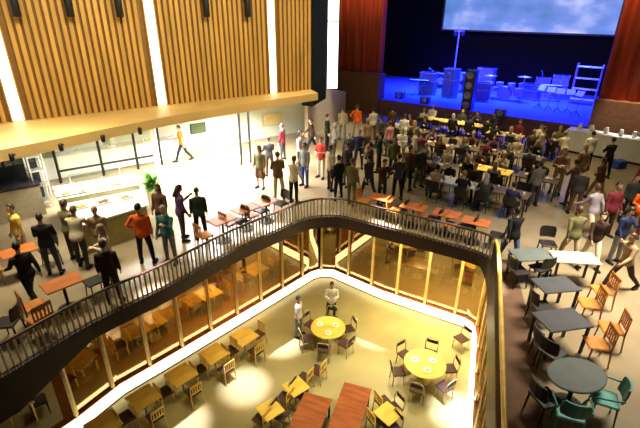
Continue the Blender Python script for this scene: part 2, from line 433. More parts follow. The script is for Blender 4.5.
# ------------------------------------------------------------------ band equipment
def gx(px, py, off): s = st_px(px, py, off); return ST(s, off, ZS)
faceS = math.atan2(dS.y, dS.x)
ch = mat('stand_metal', (.35, .35, .35), .4, .2); M['case_grey'] = mat('grey_case', (.12, .12, .13), .5); M['drum'] = mat('drum_shell', (.25, .25, .27), .3, .2); M['skin_head'] = mat('drum_skin', (.8, .8, .78), .5)
def atst(px, py):
    return at(px, py, ZS)
# drum kit
p = atst(503, 100); t = thing('drum_kit', 'drum kit with cymbals at the middle of the stage', 'drum kit', p, faceS)
def drum(parent, c, r, h, ax='z', nm='drum'):
    b = MB(); prof = [(r * .96, 0), (r, .02), (r, h - .02), (r * .96, h)]
    b.lathe(prof, 18)
    if ax == 'y': b.v = [(v[0], v[2], v[1]) for v in b.v]
    b.v = [(v[0] + c[0], v[1] + c[1], v[2] + c[2]) for v in b.v]
    return b.build(nm, M['drum'], parent, smooth=False)
drum(t, (0, -.2, .46), .45, .5, 'y', 'bass_drum'); drum(t, (-.38, -.05, .85), .24, .3, nm='tom'); drum(t, (.38, -.05, .85), .24, .3, nm='tom')
drum(t, (.85, .25, .3), .32, .5, nm='floor_tom'); drum(t, (-.75, .3, .55), .28, .2, nm='snare')
for x, y, z, r in ((-1.05, -.05, 1.5, .42), (1.1, -.05, 1.6, .45), (-1.2, .45, 1.0, .32)):
    cs_ = MB().tube([(x, y, 0), (x, y, z)], .02, 6).build('cymbal_stand', ch, t)
    MB().lathe([(r, 0), (r * .3, .03), (.05, .06), (.02, .07), (.05, .05), (r * .3, .02), (r * .98, -.005)], 20, (x, y, z)).build('cymbal', M['gold'], cs_, smooth=True)
MB().lathe([(.2, .48), (.22, .5), (.22, .56), (.1, .6)], 14, (0, .8, 0)).build('stool_seat', M['black'], t)
MB().tube([(0, .8, 0), (0, .8, .5)], .03, 6).build('stool_post', ch, t)
def mic(px, py, lb, h=1.55):
    p = atst(px, py); t = thing('microphone_stand', lb, 'microphone stand', p, faceS + random.uniform(-.5, .5), 'microphone stands on the stage')
    MB().lathe([(.17, 0), (.17, .02), (.04, .05)], 14).build('stand_base', M['iron'], t)
    MB().tube([(0, 0, .03), (0, 0, h)], .018, 6).build('pole', ch, t)
    MB().tube([(0, .25, h - .12), (0, -.35, h + .12)], .014, 6).build('boom', ch, t)
    MB().tube([(0, -.33, h + .11), (0, -.5, h + .16)], .035, 8, hemi=True).build('microphone', M['steel'], t, smooth=True)
for (x, y), w in zip(((430, 92), (448, 98), (477, 92), (520, 103), (538, 95), (557, 101)), ('leftmost on the stage', 'in front of the left amplifier', 'just right of the black speaker tower', 'in front of the drum kit', 'left of the music stands', 'among the music stands')):
    mic(x, y, 'silver boom microphone stand, ' + w)
def speaker(px, py, w, d, h, lb, nm='loudspeaker', off=0, case=False):
    p = atst(px, py); t = thing(nm, lb, 'loudspeaker', p, faceS + off)
    cb = MB().box((0, 0, h / 2), (w, d, h), bev=.03).build('cabinet', M['blackgloss'] if h > 2 and not case else M['case_grey'], t)
    MB().box((0, -d / 2 - .012, h / 2), (w * .88, .02, h * .9)).build('grille', M['iron'], cb)
    k = max(1, round(h / w))
    for i in range(k): MB().lathe([(w * .32, 0), (w * .34, .02), (w * .2, .03), (w * .1, .01)], 14).build('cone', M['drum'], cb).location = (0, -d / 2 - .02, h * (i + .5) / k)
    for c in cb.children:
        if c.name.startswith('cone'): c.rotation_euler.x = PI / 2
speaker(467, 109, .62, .6, 2.3, 'tall black speaker tower at the front of the stage')
speaker(459, 92, .8, .5, 1.4, 'guitar amplifier stack left of the drums', 'guitar_amplifier')
speaker(441, 88, .8, .5, 1.1, 'lower guitar amplifier beside the tall stack', 'guitar_amplifier')
speaker(400, 98, .6, .45, .42, 'floor monitor speaker at the left front of the stage', 'stage_monitor')
speaker(425, 103, .6, .45, .42, 'floor monitor speaker left of the black speaker tower', 'stage_monitor')
speaker(500, 116, .6, .45, .42, 'floor monitor speaker at the middle front of the stage', 'stage_monitor')
# keyboards
for (x, y), w in zip(((548, 101), (418, 95)), ('right of the drum kit', 'on the left of the stage')):
    p = atst(x, y); t = thing('keyboard', 'electric keyboard on a crossed stand ' + w, 'keyboard', p, faceS + .3)
    MB().box((0, 0, .98), (1.4, .38, .12), bev=.02).build('keyboard_body', M['blackgloss'], t)
    MB().box((0, -.08, 1.045), (1.25, .16, .02)).build('keys', M['white'], t)
    q = MB(); q.bar((-.45, 0, 0), (.45, 0, .92), .05, .05); q.bar((.45, .06, 0), (-.45, .06, .92), .05, .05); q.build('stand', ch, t)
# flight cases, risers and more backline across the stage
def case(px, py, w_, d_, h_, lb, yaw=0):
    p = atst(px, py); t = thing('flight_case', lb, 'case', p, faceS + yaw)
    b_ = MB().box((0, 0, h_ / 2 + .06), (w_, d_, h_ - .12), bev=.02).build('case_body', M['case_grey'], t)
    for z in (.08, h_ * .62, h_ - .02): MB().box((0, 0, z), (w_ + .03, d_ + .03, .04)).build('edge_band', ch, b_)
    for x in (-1, 1):
        for y in (-1, 1): MB().lathe([(.05, 0), (.06, .02), (.05, .07)], 8, (x * (w_ / 2 - .1), y * (d_ / 2 - .1), 0)).build('caster', M['iron'], t)
for (x, y), w_, d_, h_, yw, lb in (((427, 94), 1.1, .8, 1.5, .1, 'tall grey flight case behind the leftmost microphone stand'), ((449, 97), .9, .7, 1.9, -.1, 'tallest grey flight case left of the black speaker tower'), ((481, 101), 1.0, .7, 1.2, .2, 'grey flight case right of the black speaker tower'), ((484, 90), 1.2, .8, 1.6, 0, 'tall grey flight case just left of the drum kit'), ((528, 99), 1.3, .8, 1.0, -.2, 'low wide grey flight case right of the drum kit'), ((557, 98), 1.0, .8, 1.5, .1, 'tall grey flight case behind the music stands'), ((540, 95), .9, .7, 1.2, .3, 'grey flight case far back right of the drum kit')):
    case(x, y, w_, d_, h_, lb, yw)
# music stands with white sheets
for (x, y), w in zip(((538, 108), (547, 110), (556, 112), (566, 113), (575, 115)), ('leftmost of the row', 'second of the row from the left', 'in the middle of the row', 'second of the row from the right', 'rightmost of the row')):
    p = atst(x, y); t = thing('music_stand', 'music stand with white sheets, ' + w + ' on the stage', 'music stand', p, faceS + random.uniform(-.6, .6), 'music stands on the stage')
    q = MB()
    for a in (0, 2.1, 4.2): q.bar((0, 0, .25), (.28 * math.cos(a), .28 * math.sin(a), 0), .03, .03)
    q.build('tripod', M['iron'], t); MB().tube([(0, 0, .2), (0, 0, 1.05)], .018, 6).build('pole', ch, t)
    d = MB().box((0, 0, 0), (.5, .02, .36)).build('desk', M['iron'], t); d.location = (0, 0, 1.2); d.rotation_euler.x = -.5
    MB().box((0, -.016, .01), (.46, .008, .33)).build('sheet_music', M['white'], d)
# rack of shelves at the right of the stage
p = atst(581, 104); t = thing('equipment_rack', 'pale metal shelf rack standing at the right of the stage', 'rack', p, faceS)
for x in (-.7, .7):
    for y in (-.22, .22): MB().bar((x, y, 0), (x, y, 2.5), .06, .06).build('upright', M['steel'], t)
for z in (.3, .95, 1.6, 2.3): MB().box((0, 0, z), (1.46, .5, .05)).build('shelf', M['white'], t)
# tall thin pole left of the screen
p = atst(452, 88); t = thing('lighting_stand', 'tall thin lighting stand below the left corner of the screen', 'lighting stand', p)
hh = at_depth(446, 28, p.y).z - ZS
q = MB()
for a in (.3, 2.4, 4.5): q.bar((0, 0, .6), (.55 * math.cos(a), .55 * math.sin(a), 0), .04, .04)
q.build('tripod', ch, t); MB().tube([(0, 0, .5), (0, 0, hh)], .045, 8).build('pole', ch, t)
MB().box((0, 0, hh - .2), (.7, .06, .06)).build('crossbar', ch, t)
for x in (-.28, .28): MB().lathe([(.1, 0), (.13, .05), (.13, .3), (.08, .36)], 10, (x, -.02, hh - .55)).build('lamp_head', M['iron'], t)
# ------------------------------------------------------------------ people
def remesh(mb, name, voxel, smooth=3):
    me = mb.mesh(name); o = bpy.data.objects.new(name, me); COL.objects.link(o)
    r = o.modifiers.new('r', 'REMESH'); r.mode = 'VOXEL'; r.voxel_size = voxel
    if smooth: q = o.modifiers.new('s', 'SMOOTH'); q.factor = .5; q.iterations = smooth
    dg = bpy.context.evaluated_depsgraph_get(); dg.update()
    out = bpy.data.meshes.new_from_object(o.evaluated_get(dg)); out.name = name
    bpy.data.objects.remove(o); bpy.data.meshes.remove(me)
    for p in out.polygons: p.use_smooth = True
    return out
M['eye'] = mat('dark_eye', (.02, .015, .012), .3); M['lip'] = mat('lip', (.35, .11, .09), .5)
SKIN = [mat('skin_light', (.62, .40, .28), .5, noise=.05), mat('skin_warm', (.50, .29, .18), .5, noise=.05), mat('skin_tan', (.36, .20, .12), .5, noise=.05)]
HAIR = {'black': mat('black_hair', (.012, .009, .008), .45, stretch=(8, 8, 1)), 'brown': mat('brown_hair', (.06, .03, .014), .45, stretch=(8, 8, 1)), 'fair': mat('fair_hair', (.30, .19, .08), .5, stretch=(8, 8, 1)), 'grey': mat('grey_hair', (.28, .27, .25), .55, stretch=(8, 8, 1))}
CLOTH = {}
def cloth(name):
    cols = {'black': (.012, .012, .013), 'dark grey': (.05, .05, .052), 'grey': (.19, .19, .18), 'white': (.72, .71, .66), 'cream': (.60, .53, .38), 'beige': (.42, .34, .22), 'tan': (.30, .20, .11), 'brown': (.11, .055, .03), 'dark brown': (.04, .02, .015), 'navy': (.018, .024, .07), 'blue': (.04, .07, .32), 'denim': (.07, .10, .20), 'red': (.50, .045, .03), 'orange': (.75, .13, .006), 'orange red': (.72, .10, .015), 'yellow': (.70, .50, .10), 'olive': (.13, .12, .05), 'green black': (.02, .035, .028), 'teal': (.05, .16, .15), 'purple': (.10, .05, .13), 'lilac grey': (.30, .26, .30), 'pink': (.60, .30, .30), 'maroon': (.16, .02, .03)}
    if name not in CLOTH: CLOTH[name] = mat(name.replace(' ', '_') + '_cloth', cols[name], .8, noise=.15, scale=5, spec=.2)
    return CLOTH[name]
def joints(p):
    """p: lean, legs=((hip flex, abduct, knee),..), arms=((flex, abduct, elbow, inward),..), head turn"""
    a = R(p.get('lean', 0)); U = Vector((0, math.sin(a), math.cos(a))); F = Vector((0, math.cos(a), -math.sin(a))); X = Vector((1, 0, 0))
    J = dict(U=U, F=F, X=X, hip=Vector((0, 0, 0)))
    low = 9
    for k, sd in ((0, -1), (1, 1)):
        h, ab, kn = p['legs'][k]; hj = X * (.092 * sd) - Vector((0, 0, .03))
        d = Vector((sd * math.sin(R(ab)), math.cos(R(ab)) * math.sin(R(h)), -math.cos(R(ab)) * math.cos(R(h))))
        d2 = Vector((sd * math.sin(R(ab)) * .5, math.sin(R(h - kn)), -math.cos(R(h - kn)))).normalized()
        kj = hj + d * .43; aj = kj + d2 * .42
        J['leg%d' % k] = (hj, kj, aj, d2); low = min(low, aj.z - .075)
        f, b, e, inw = p['arms'][k]; sj = U * .465 + X * (.185 * sd)
        d = Vector((sd * math.sin(R(b)), math.cos(R(b)) * math.sin(R(f)), -math.cos(R(b)) * math.cos(R(f))))
        d2 = Vector((sd * math.sin(R(b - inw)), math.cos(R(b - inw)) * math.sin(R(f + e)), -math.cos(R(b - inw)) * math.cos(R(f + e)))).normalized()
        ej = sj + d * .285; wj = ej + d2 * .25
        J['arm%d' % k] = (sj, ej, wj, d, d2)
    J['dz'] = -low
    return J
def torso(mb, J, grow=0.0, lo=-.10, hi=.56, flare=None):
    prof = [(-.12, .12, .095), (-.06, .165, .118), (0, .172, .120), (.10, .155, .104), (.20, .146, .098), (.30, .160, .110), (.38, .172, .116), (.45, .172, .104), (.50, .125, .080), (.54, .068, .062), (.60, .055, .055)]
    rings = []
    for t, rx, ry in prof:
        if t < lo - 1e-6 or t > hi + 1e-6: continue
        c = J['U'] * t
        rings.append([c + J['X'] * (math.cos(2 * PI * k / 20) * (rx + grow)) + J['F'] * (math.sin(2 * PI * k / 20) * (ry + grow)) for k in range(20)])
    mb.loft(rings)
def limb(mb, pts, rad): 
    q = []; rr = []
    for i in range(len(pts) - 1):
        for t in (0, .5): q.append(pts[i].lerp(pts[i + 1], t)); rr.append(rad[i] * (1 - t) + rad[i + 1] * t)
    q.append(pts[-1]); rr.append(rad[-1]); mb.tube(q, 0, 12, rr, hemi=True)
def headframe(J, p):
    hd = R(p.get('nod', 0)); tn = R(p.get('turn', 0)); c = J['U'] * .60 + Vector((0, .02, .115))
    m = Matrix.Rotation(-tn, 3, 'Z') @ Matrix.Rotation(-hd, 3, 'X'); return c, m
def ell(mb, c, m, rx, ry, rz, off=(0, 0, 0), seg=16, n=10, fn=None):
    rings = []
    for i in range(1, n):
        th = PI * i / n
        ring = []
        for k in range(seg):
            v = Vector((rx * math.sin(th) * math.cos(2 * PI * k / seg), ry * math.sin(th) * math.sin(2 * PI * k / seg), -rz * math.cos(th)))
            if fn: v = fn(v)
            ring.append(c + m @ (v + Vector(off)))
        rings.append(ring)
    mb.loft(rings)
def hand(mb, w, d, sd, curl=25):
    """palm, four unequal bent fingers and a thumb; d runs down the forearm"""
    fw = Vector((0, 1, 0)) - d * d.y
    if fw.length < .3: fw = Vector((-sd, 0, 0)) - d * (-sd * d.x)
    fw.normalize(); nrm = d.cross(fw).normalized()
    if nrm.x * sd > 0: nrm = -nrm                      # palm side faces the body
    rings = []
    for t, a, b in ((-.01, .024, .019), (.02, .034, .017), (.06, .042, .014), (.092, .040, .011)):
        rings.append([w + d * t + fw * (a * math.cos(2 * PI * k / 10)) + nrm * (b * math.sin(2 * PI * k / 10)) for k in range(10)])
    mb.loft(rings)
    for i, ln in enumerate((.070, .080, .074, .056)):
        o = w + d * .085 + fw * (.031 - .0207 * i); sp = fw * ((1.5 - i) * .10)
        a1, a2 = R(curl * .6), R(curl * 1.6)
        d1 = (d * math.cos(a1) + nrm * math.sin(a1) + sp).normalized(); d2 = (d * math.cos(a2) + nrm * math.sin(a2) + sp * .6).normalized()
        mb.tube([o, o + d1 * ln * .5, o + d1 * ln * .5 + d2 * ln * .5], 0, 8, [.0098, .0092, .0080], hemi=True)
    o = w + d * .025 + fw * .032; d1 = (d * .75 + fw * .6 + nrm * .25).normalized(); d2 = (d * .95 + fw * .2 + nrm * .3).normalized()
    mb.tube([o, o + d1 * .04, o + d1 * .04 + d2 * .03], 0, 8, [.013, .011, .009], hemi=True)
def foot_mb(J, k, grow=0.0):
    hj, kj, aj, d2 = J['leg%d' % k]; sd = -1 if k == 0 else 1
    pt = math.asin(max(-1, min(1, d2.y))) if abs(d2.y) > .25 and aj.z - .075 > -J['dz'] + .03 else 0
    f = Vector((sd * .18, math.cos(pt * .7), -math.sin(-pt) * .0 - max(0, -d2.y) * .55 * (1 if aj.z - .075 > -J['dz'] + .03 else 0))).normalized()
    b = Vector((0, 0, -.075 + .035)) + aj
    mb = MB(); rr = [.036, .042, .040, .046, .036]; pos = [-.05, 0, .06, .13, .185]; up = f.cross(Vector((1, 0, 0))).normalized()
    if up.z < 0: up = -up
    sx = up.cross(f).normalized(); rings = []
    for t, r_, h0 in zip(pos, rr, (.045, .062, .052, .036, .020)):
        rings.append([b + f * t + sx * ((r_ + grow) * math.cos(2 * PI * q / 12)) + up * (max(-.035, (h0 + grow) * math.sin(2 * PI * q / 12)) ) for q in range(12)])
    e0 = rings[0]; c0 = sum(e0, Vector()) / 12; e1 = rings[-1]; c1 = sum(e1, Vector()) / 12
    rings = [[c0 - f * .018 + (v - c0) * .5 for v in e0]] + rings + [[c1 + f * .02 + (v - c1) * .45 for v in e1]]
    mb.loft(rings); return mb
PROTO = {}
def proto(pose):
    if pose in PROTO: return PROTO[pose]
    p = POSES[pose]; J = joints(p); D = {}; off = Vector((0, 0, J['dz']))
    def done(me): me.transform(Matrix.Translation(off)); return me
    hc, hm = headframe(J, p)
    b = MB(); torso(b, J)
    for k, sd in ((0, -1), (1, 1)):
        hj, kj, aj, _ = J['leg%d' % k]; limb(b, [hj, kj, aj], [.082, .054, .036])
        fm = foot_mb(J, k, -.006); b.add(fm.v, fm.f)
        sj, ej, wj, d, d2 = J['arm%d' % k]; limb(b, [J['U'] * .44 + J['X'] * (.12 * sd), sj, ej, wj], [.06, .050, .038, .024]); hand(b, wj, d2, sd, p.get('curl', 25))
    b.tube([J['U'] * .50, J['U'] * .57 + Vector((0, .005, 0)), hc + hm @ Vector((0, -.015, -.04))], 0, 12, [.058, .052, .050])
    def skull(v):
        v = v.copy()
        if v.z < -.02: k = (-.02 - v.z) / .10; v.x *= 1 - .28 * k; v.y = v.y * (1 - .12 * k) + .012 * k     # jaw and chin
        if v.y > .05 and -.005 < v.z < .03 and .012 < abs(v.x) < .05: v.y -= .012                             # eye sockets
        return v
    ell(b, hc, hm, .076, .096, .118, fn=skull, seg=24, n=16)
    b.tube([hc + hm @ Vector((0, .088, .015)), hc + hm @ Vector((0, .108, -.022))], 0, 8, [.010, .017], hemi=True)
    b.tube([hc + hm @ Vector((-.02, .086, -.052)), hc + hm @ Vector((.02, .086, -.052))], .010, 8, hemi=True)
    for sd in (-1, 1): ell(b, hc, hm, .012, .022, .034, (sd * .078, -.005, -.005), 8, 6)
    me = remesh(b, 'person_body', .0105, 2)
    me.materials.append(None); me.materials.append(M['eye']); me.materials.append(M['lip'])
    ev = [hc + hm @ Vector((sx * .030, .082, .010)) for sx in (-1, 1)]; lv = hc + hm @ Vector((0, .094, -.052))
    for f in me.polygons:
        c = f.center
        if any((c - e).length < .015 for e in ev): f.material_index = 1
        else:
            q = hm.transposed() @ (c - lv)
            if abs(q.x) < .024 and abs(q.z) < .009 and abs(q.y) < .03: f.material_index = 2
    D['body'] = done(me)
    # clothes
    for kind in ('long', 'short'):
        c = MB(); torso(c, J, .013, -.06, .54)
        if not p.get('seat'): torso(c, J, .020, -.12, .10)
        for k, sd in ((0, -1), (1, 1)):
            sj, ej, wj, d, d2 = J['arm%d' % k]; s0 = J['U'] * .44 + J['X'] * (.11 * sd)
            if kind == 'long': limb(c, [s0, sj, ej, wj - d2 * .02], [.066, .064, .052, .038])
            else: limb(c, [s0, sj, sj.lerp(ej, .72)], [.066, .064, .054])
        D['shirt_' + kind] = done(remesh(c, 'shirt', .015, 3))
    c = MB(); torso(c, J, .012, -.12, .08)
    for k in (0, 1):
        hj, kj, aj, _ = J['leg%d' % k]; limb(c, [hj, kj, kj.lerp(aj, .9)], [.095, .070, .052])
    D['trousers'] = done(remesh(c, 'trousers', .015, 3))
    # skirt to the knee
    c = MB(); torso(c, J, .016, -.12, .12)
    for k in (0, 1):
        hj, kj, aj, _ = J['leg%d' % k]; limb(c, [hj, hj.lerp(kj, .55), hj.lerp(kj, .95)], [.105, .112, .112])
    m0 = (J['leg0'][0] + J['leg1'][0]) / 2; m1 = J['leg0'][0].lerp(J['leg0'][1], .95) / 2 + J['leg1'][0].lerp(J['leg1'][1], .95) / 2
    limb(c, [m0, m1], [.10, .10]); D['skirt'] = done(remesh(c, 'skirt', .016, 4))
    for k in (0, 1): D['shoe%d' % k] = done(foot_mb(J, k, .006).mesh('shoe', True))
    # hair
    def cut(lim):
        def fn(v):
            v = v.copy()
            if v.z < lim or (v.y > .035 and v.z < .055): v *= .86
            return v
        return fn
    c = MB(); ell(c, hc, hm, .086, .106, .124, (0, -.010, .012), 24, 16, cut(-.045)); D['hair_short'] = done(c.mesh('hair', True))
    c = MB(); ell(c, hc, hm, .090, .108, .126, (0, -.010, .012), 24, 16, cut(-.09))
    rings = []
    for z, rx, ry, y in ((.03, .08, .05, -.06), (-.06, .088, .052, -.065), (-.14, .090, .048, -.072), (-.22, .080, .038, -.085), (-.28, .05, .02, -.09)):
        rings.append([hc + hm @ Vector((rx * math.cos(2 * PI * q / 16), y + ry * math.sin(2 * PI * q / 16), z)) for q in range(16)])
    c.loft(rings); D['hair_long'] = done(c.mesh('hair', True))
    PROTO[pose] = D; return D
POSES = {
    'stand': dict(lean=0, legs=((2, 4, 2), (-1, 5, 3)), arms=((4, 8, 14, 4), (2, 8, 16, 4)), turn=10),
    'wait': dict(lean=2, legs=((4, 3, 4), (-4, 7, 2)), arms=((18, 10, 88, 50), (14, 10, 82, 46)), turn=-15),
    'phone': dict(lean=3, legs=((3, 5, 3), (0, 4, 4)), arms=((35, 8, 98, 25), (6, 8, 22, 5)), nod=22, curl=55),
    'walk': dict(lean=5, legs=((26, 2, 8), (-18, 2, 22)), arms=((-22, 7, 12, 3), (24, 7, 26, 3))),
    'stride': dict(lean=7, legs=((-24, 2, 20), (32, 2, 10)), arms=((28, 8, 35, 3), (-26, 8, 14, 3)), turn=12),
    'hips': dict(lean=-1, legs=((2, 7, 3), (2, 7, 3)), arms=((-14, 36, 60, 75), (-4, 8, 10, 3)), turn=25),
    'reach': dict(lean=16, legs=((10, 4, 6), (-6, 4, 4)), arms=((58, 8, 30, 8), (40, 10, 45, 12)), nod=10, curl=40),
    'sit': dict(lean=6, seat=1, legs=((84, 5, 84), (86, 7, 80)), arms=((38, 10, 52, 14), (34, 10, 58, 16)), turn=8),
    'lounge': dict(lean=-12, seat=1, legs=((80, 6, 62), (84, 4, 88)), arms=((14, 12, 60, 22), (20, 12, 50, 18)), turn=-22),
    'eat': dict(lean=14, seat=1, legs=((82, 8, 88), (84, 6, 84)), arms=((48, 12, 75, 26), (42, 10, 48, 16)), nod=14, curl=50),
}
def person(loc, yaw, pose, top, bot, hair, label, group=None, sleeve='long', long_hair=False, skirt=False, size=1.0, skin=None, shoe='black', seat_z=None):
    D = proto(pose)
    o = bpy.data.objects.new('person', D['body']); COL.objects.link(o); o.location = loc; o.rotation_euler.z = R(yaw); o.scale = (size, size, size)
    sk = SKIN[random.choice((0, 0, 1, 1, 2)) if skin is None else skin]
    o.material_slots[0].link = 'OBJECT'; o.material_slots[0].material = sk
    def child(nm, me, m):
        if len(me.materials) == 0: me.materials.append(None)
        c = bpy.data.objects.new(nm, me); COL.objects.link(c); c.parent = o
        c.material_slots[0].link = 'OBJECT'; c.material_slots[0].material = m
    child('shirt', D['shirt_' + sleeve], cloth(top)); child('skirt' if skirt else 'trousers', D['skirt' if skirt else 'trousers'], cloth(bot))
    child('hair', D['hair_long' if long_hair else 'hair_short'], HAIR[hair])
    child('shoe', D['shoe0'], cloth(shoe)); child('shoe', D['shoe1'], cloth(shoe))
    return tag(o, label, 'person', group)
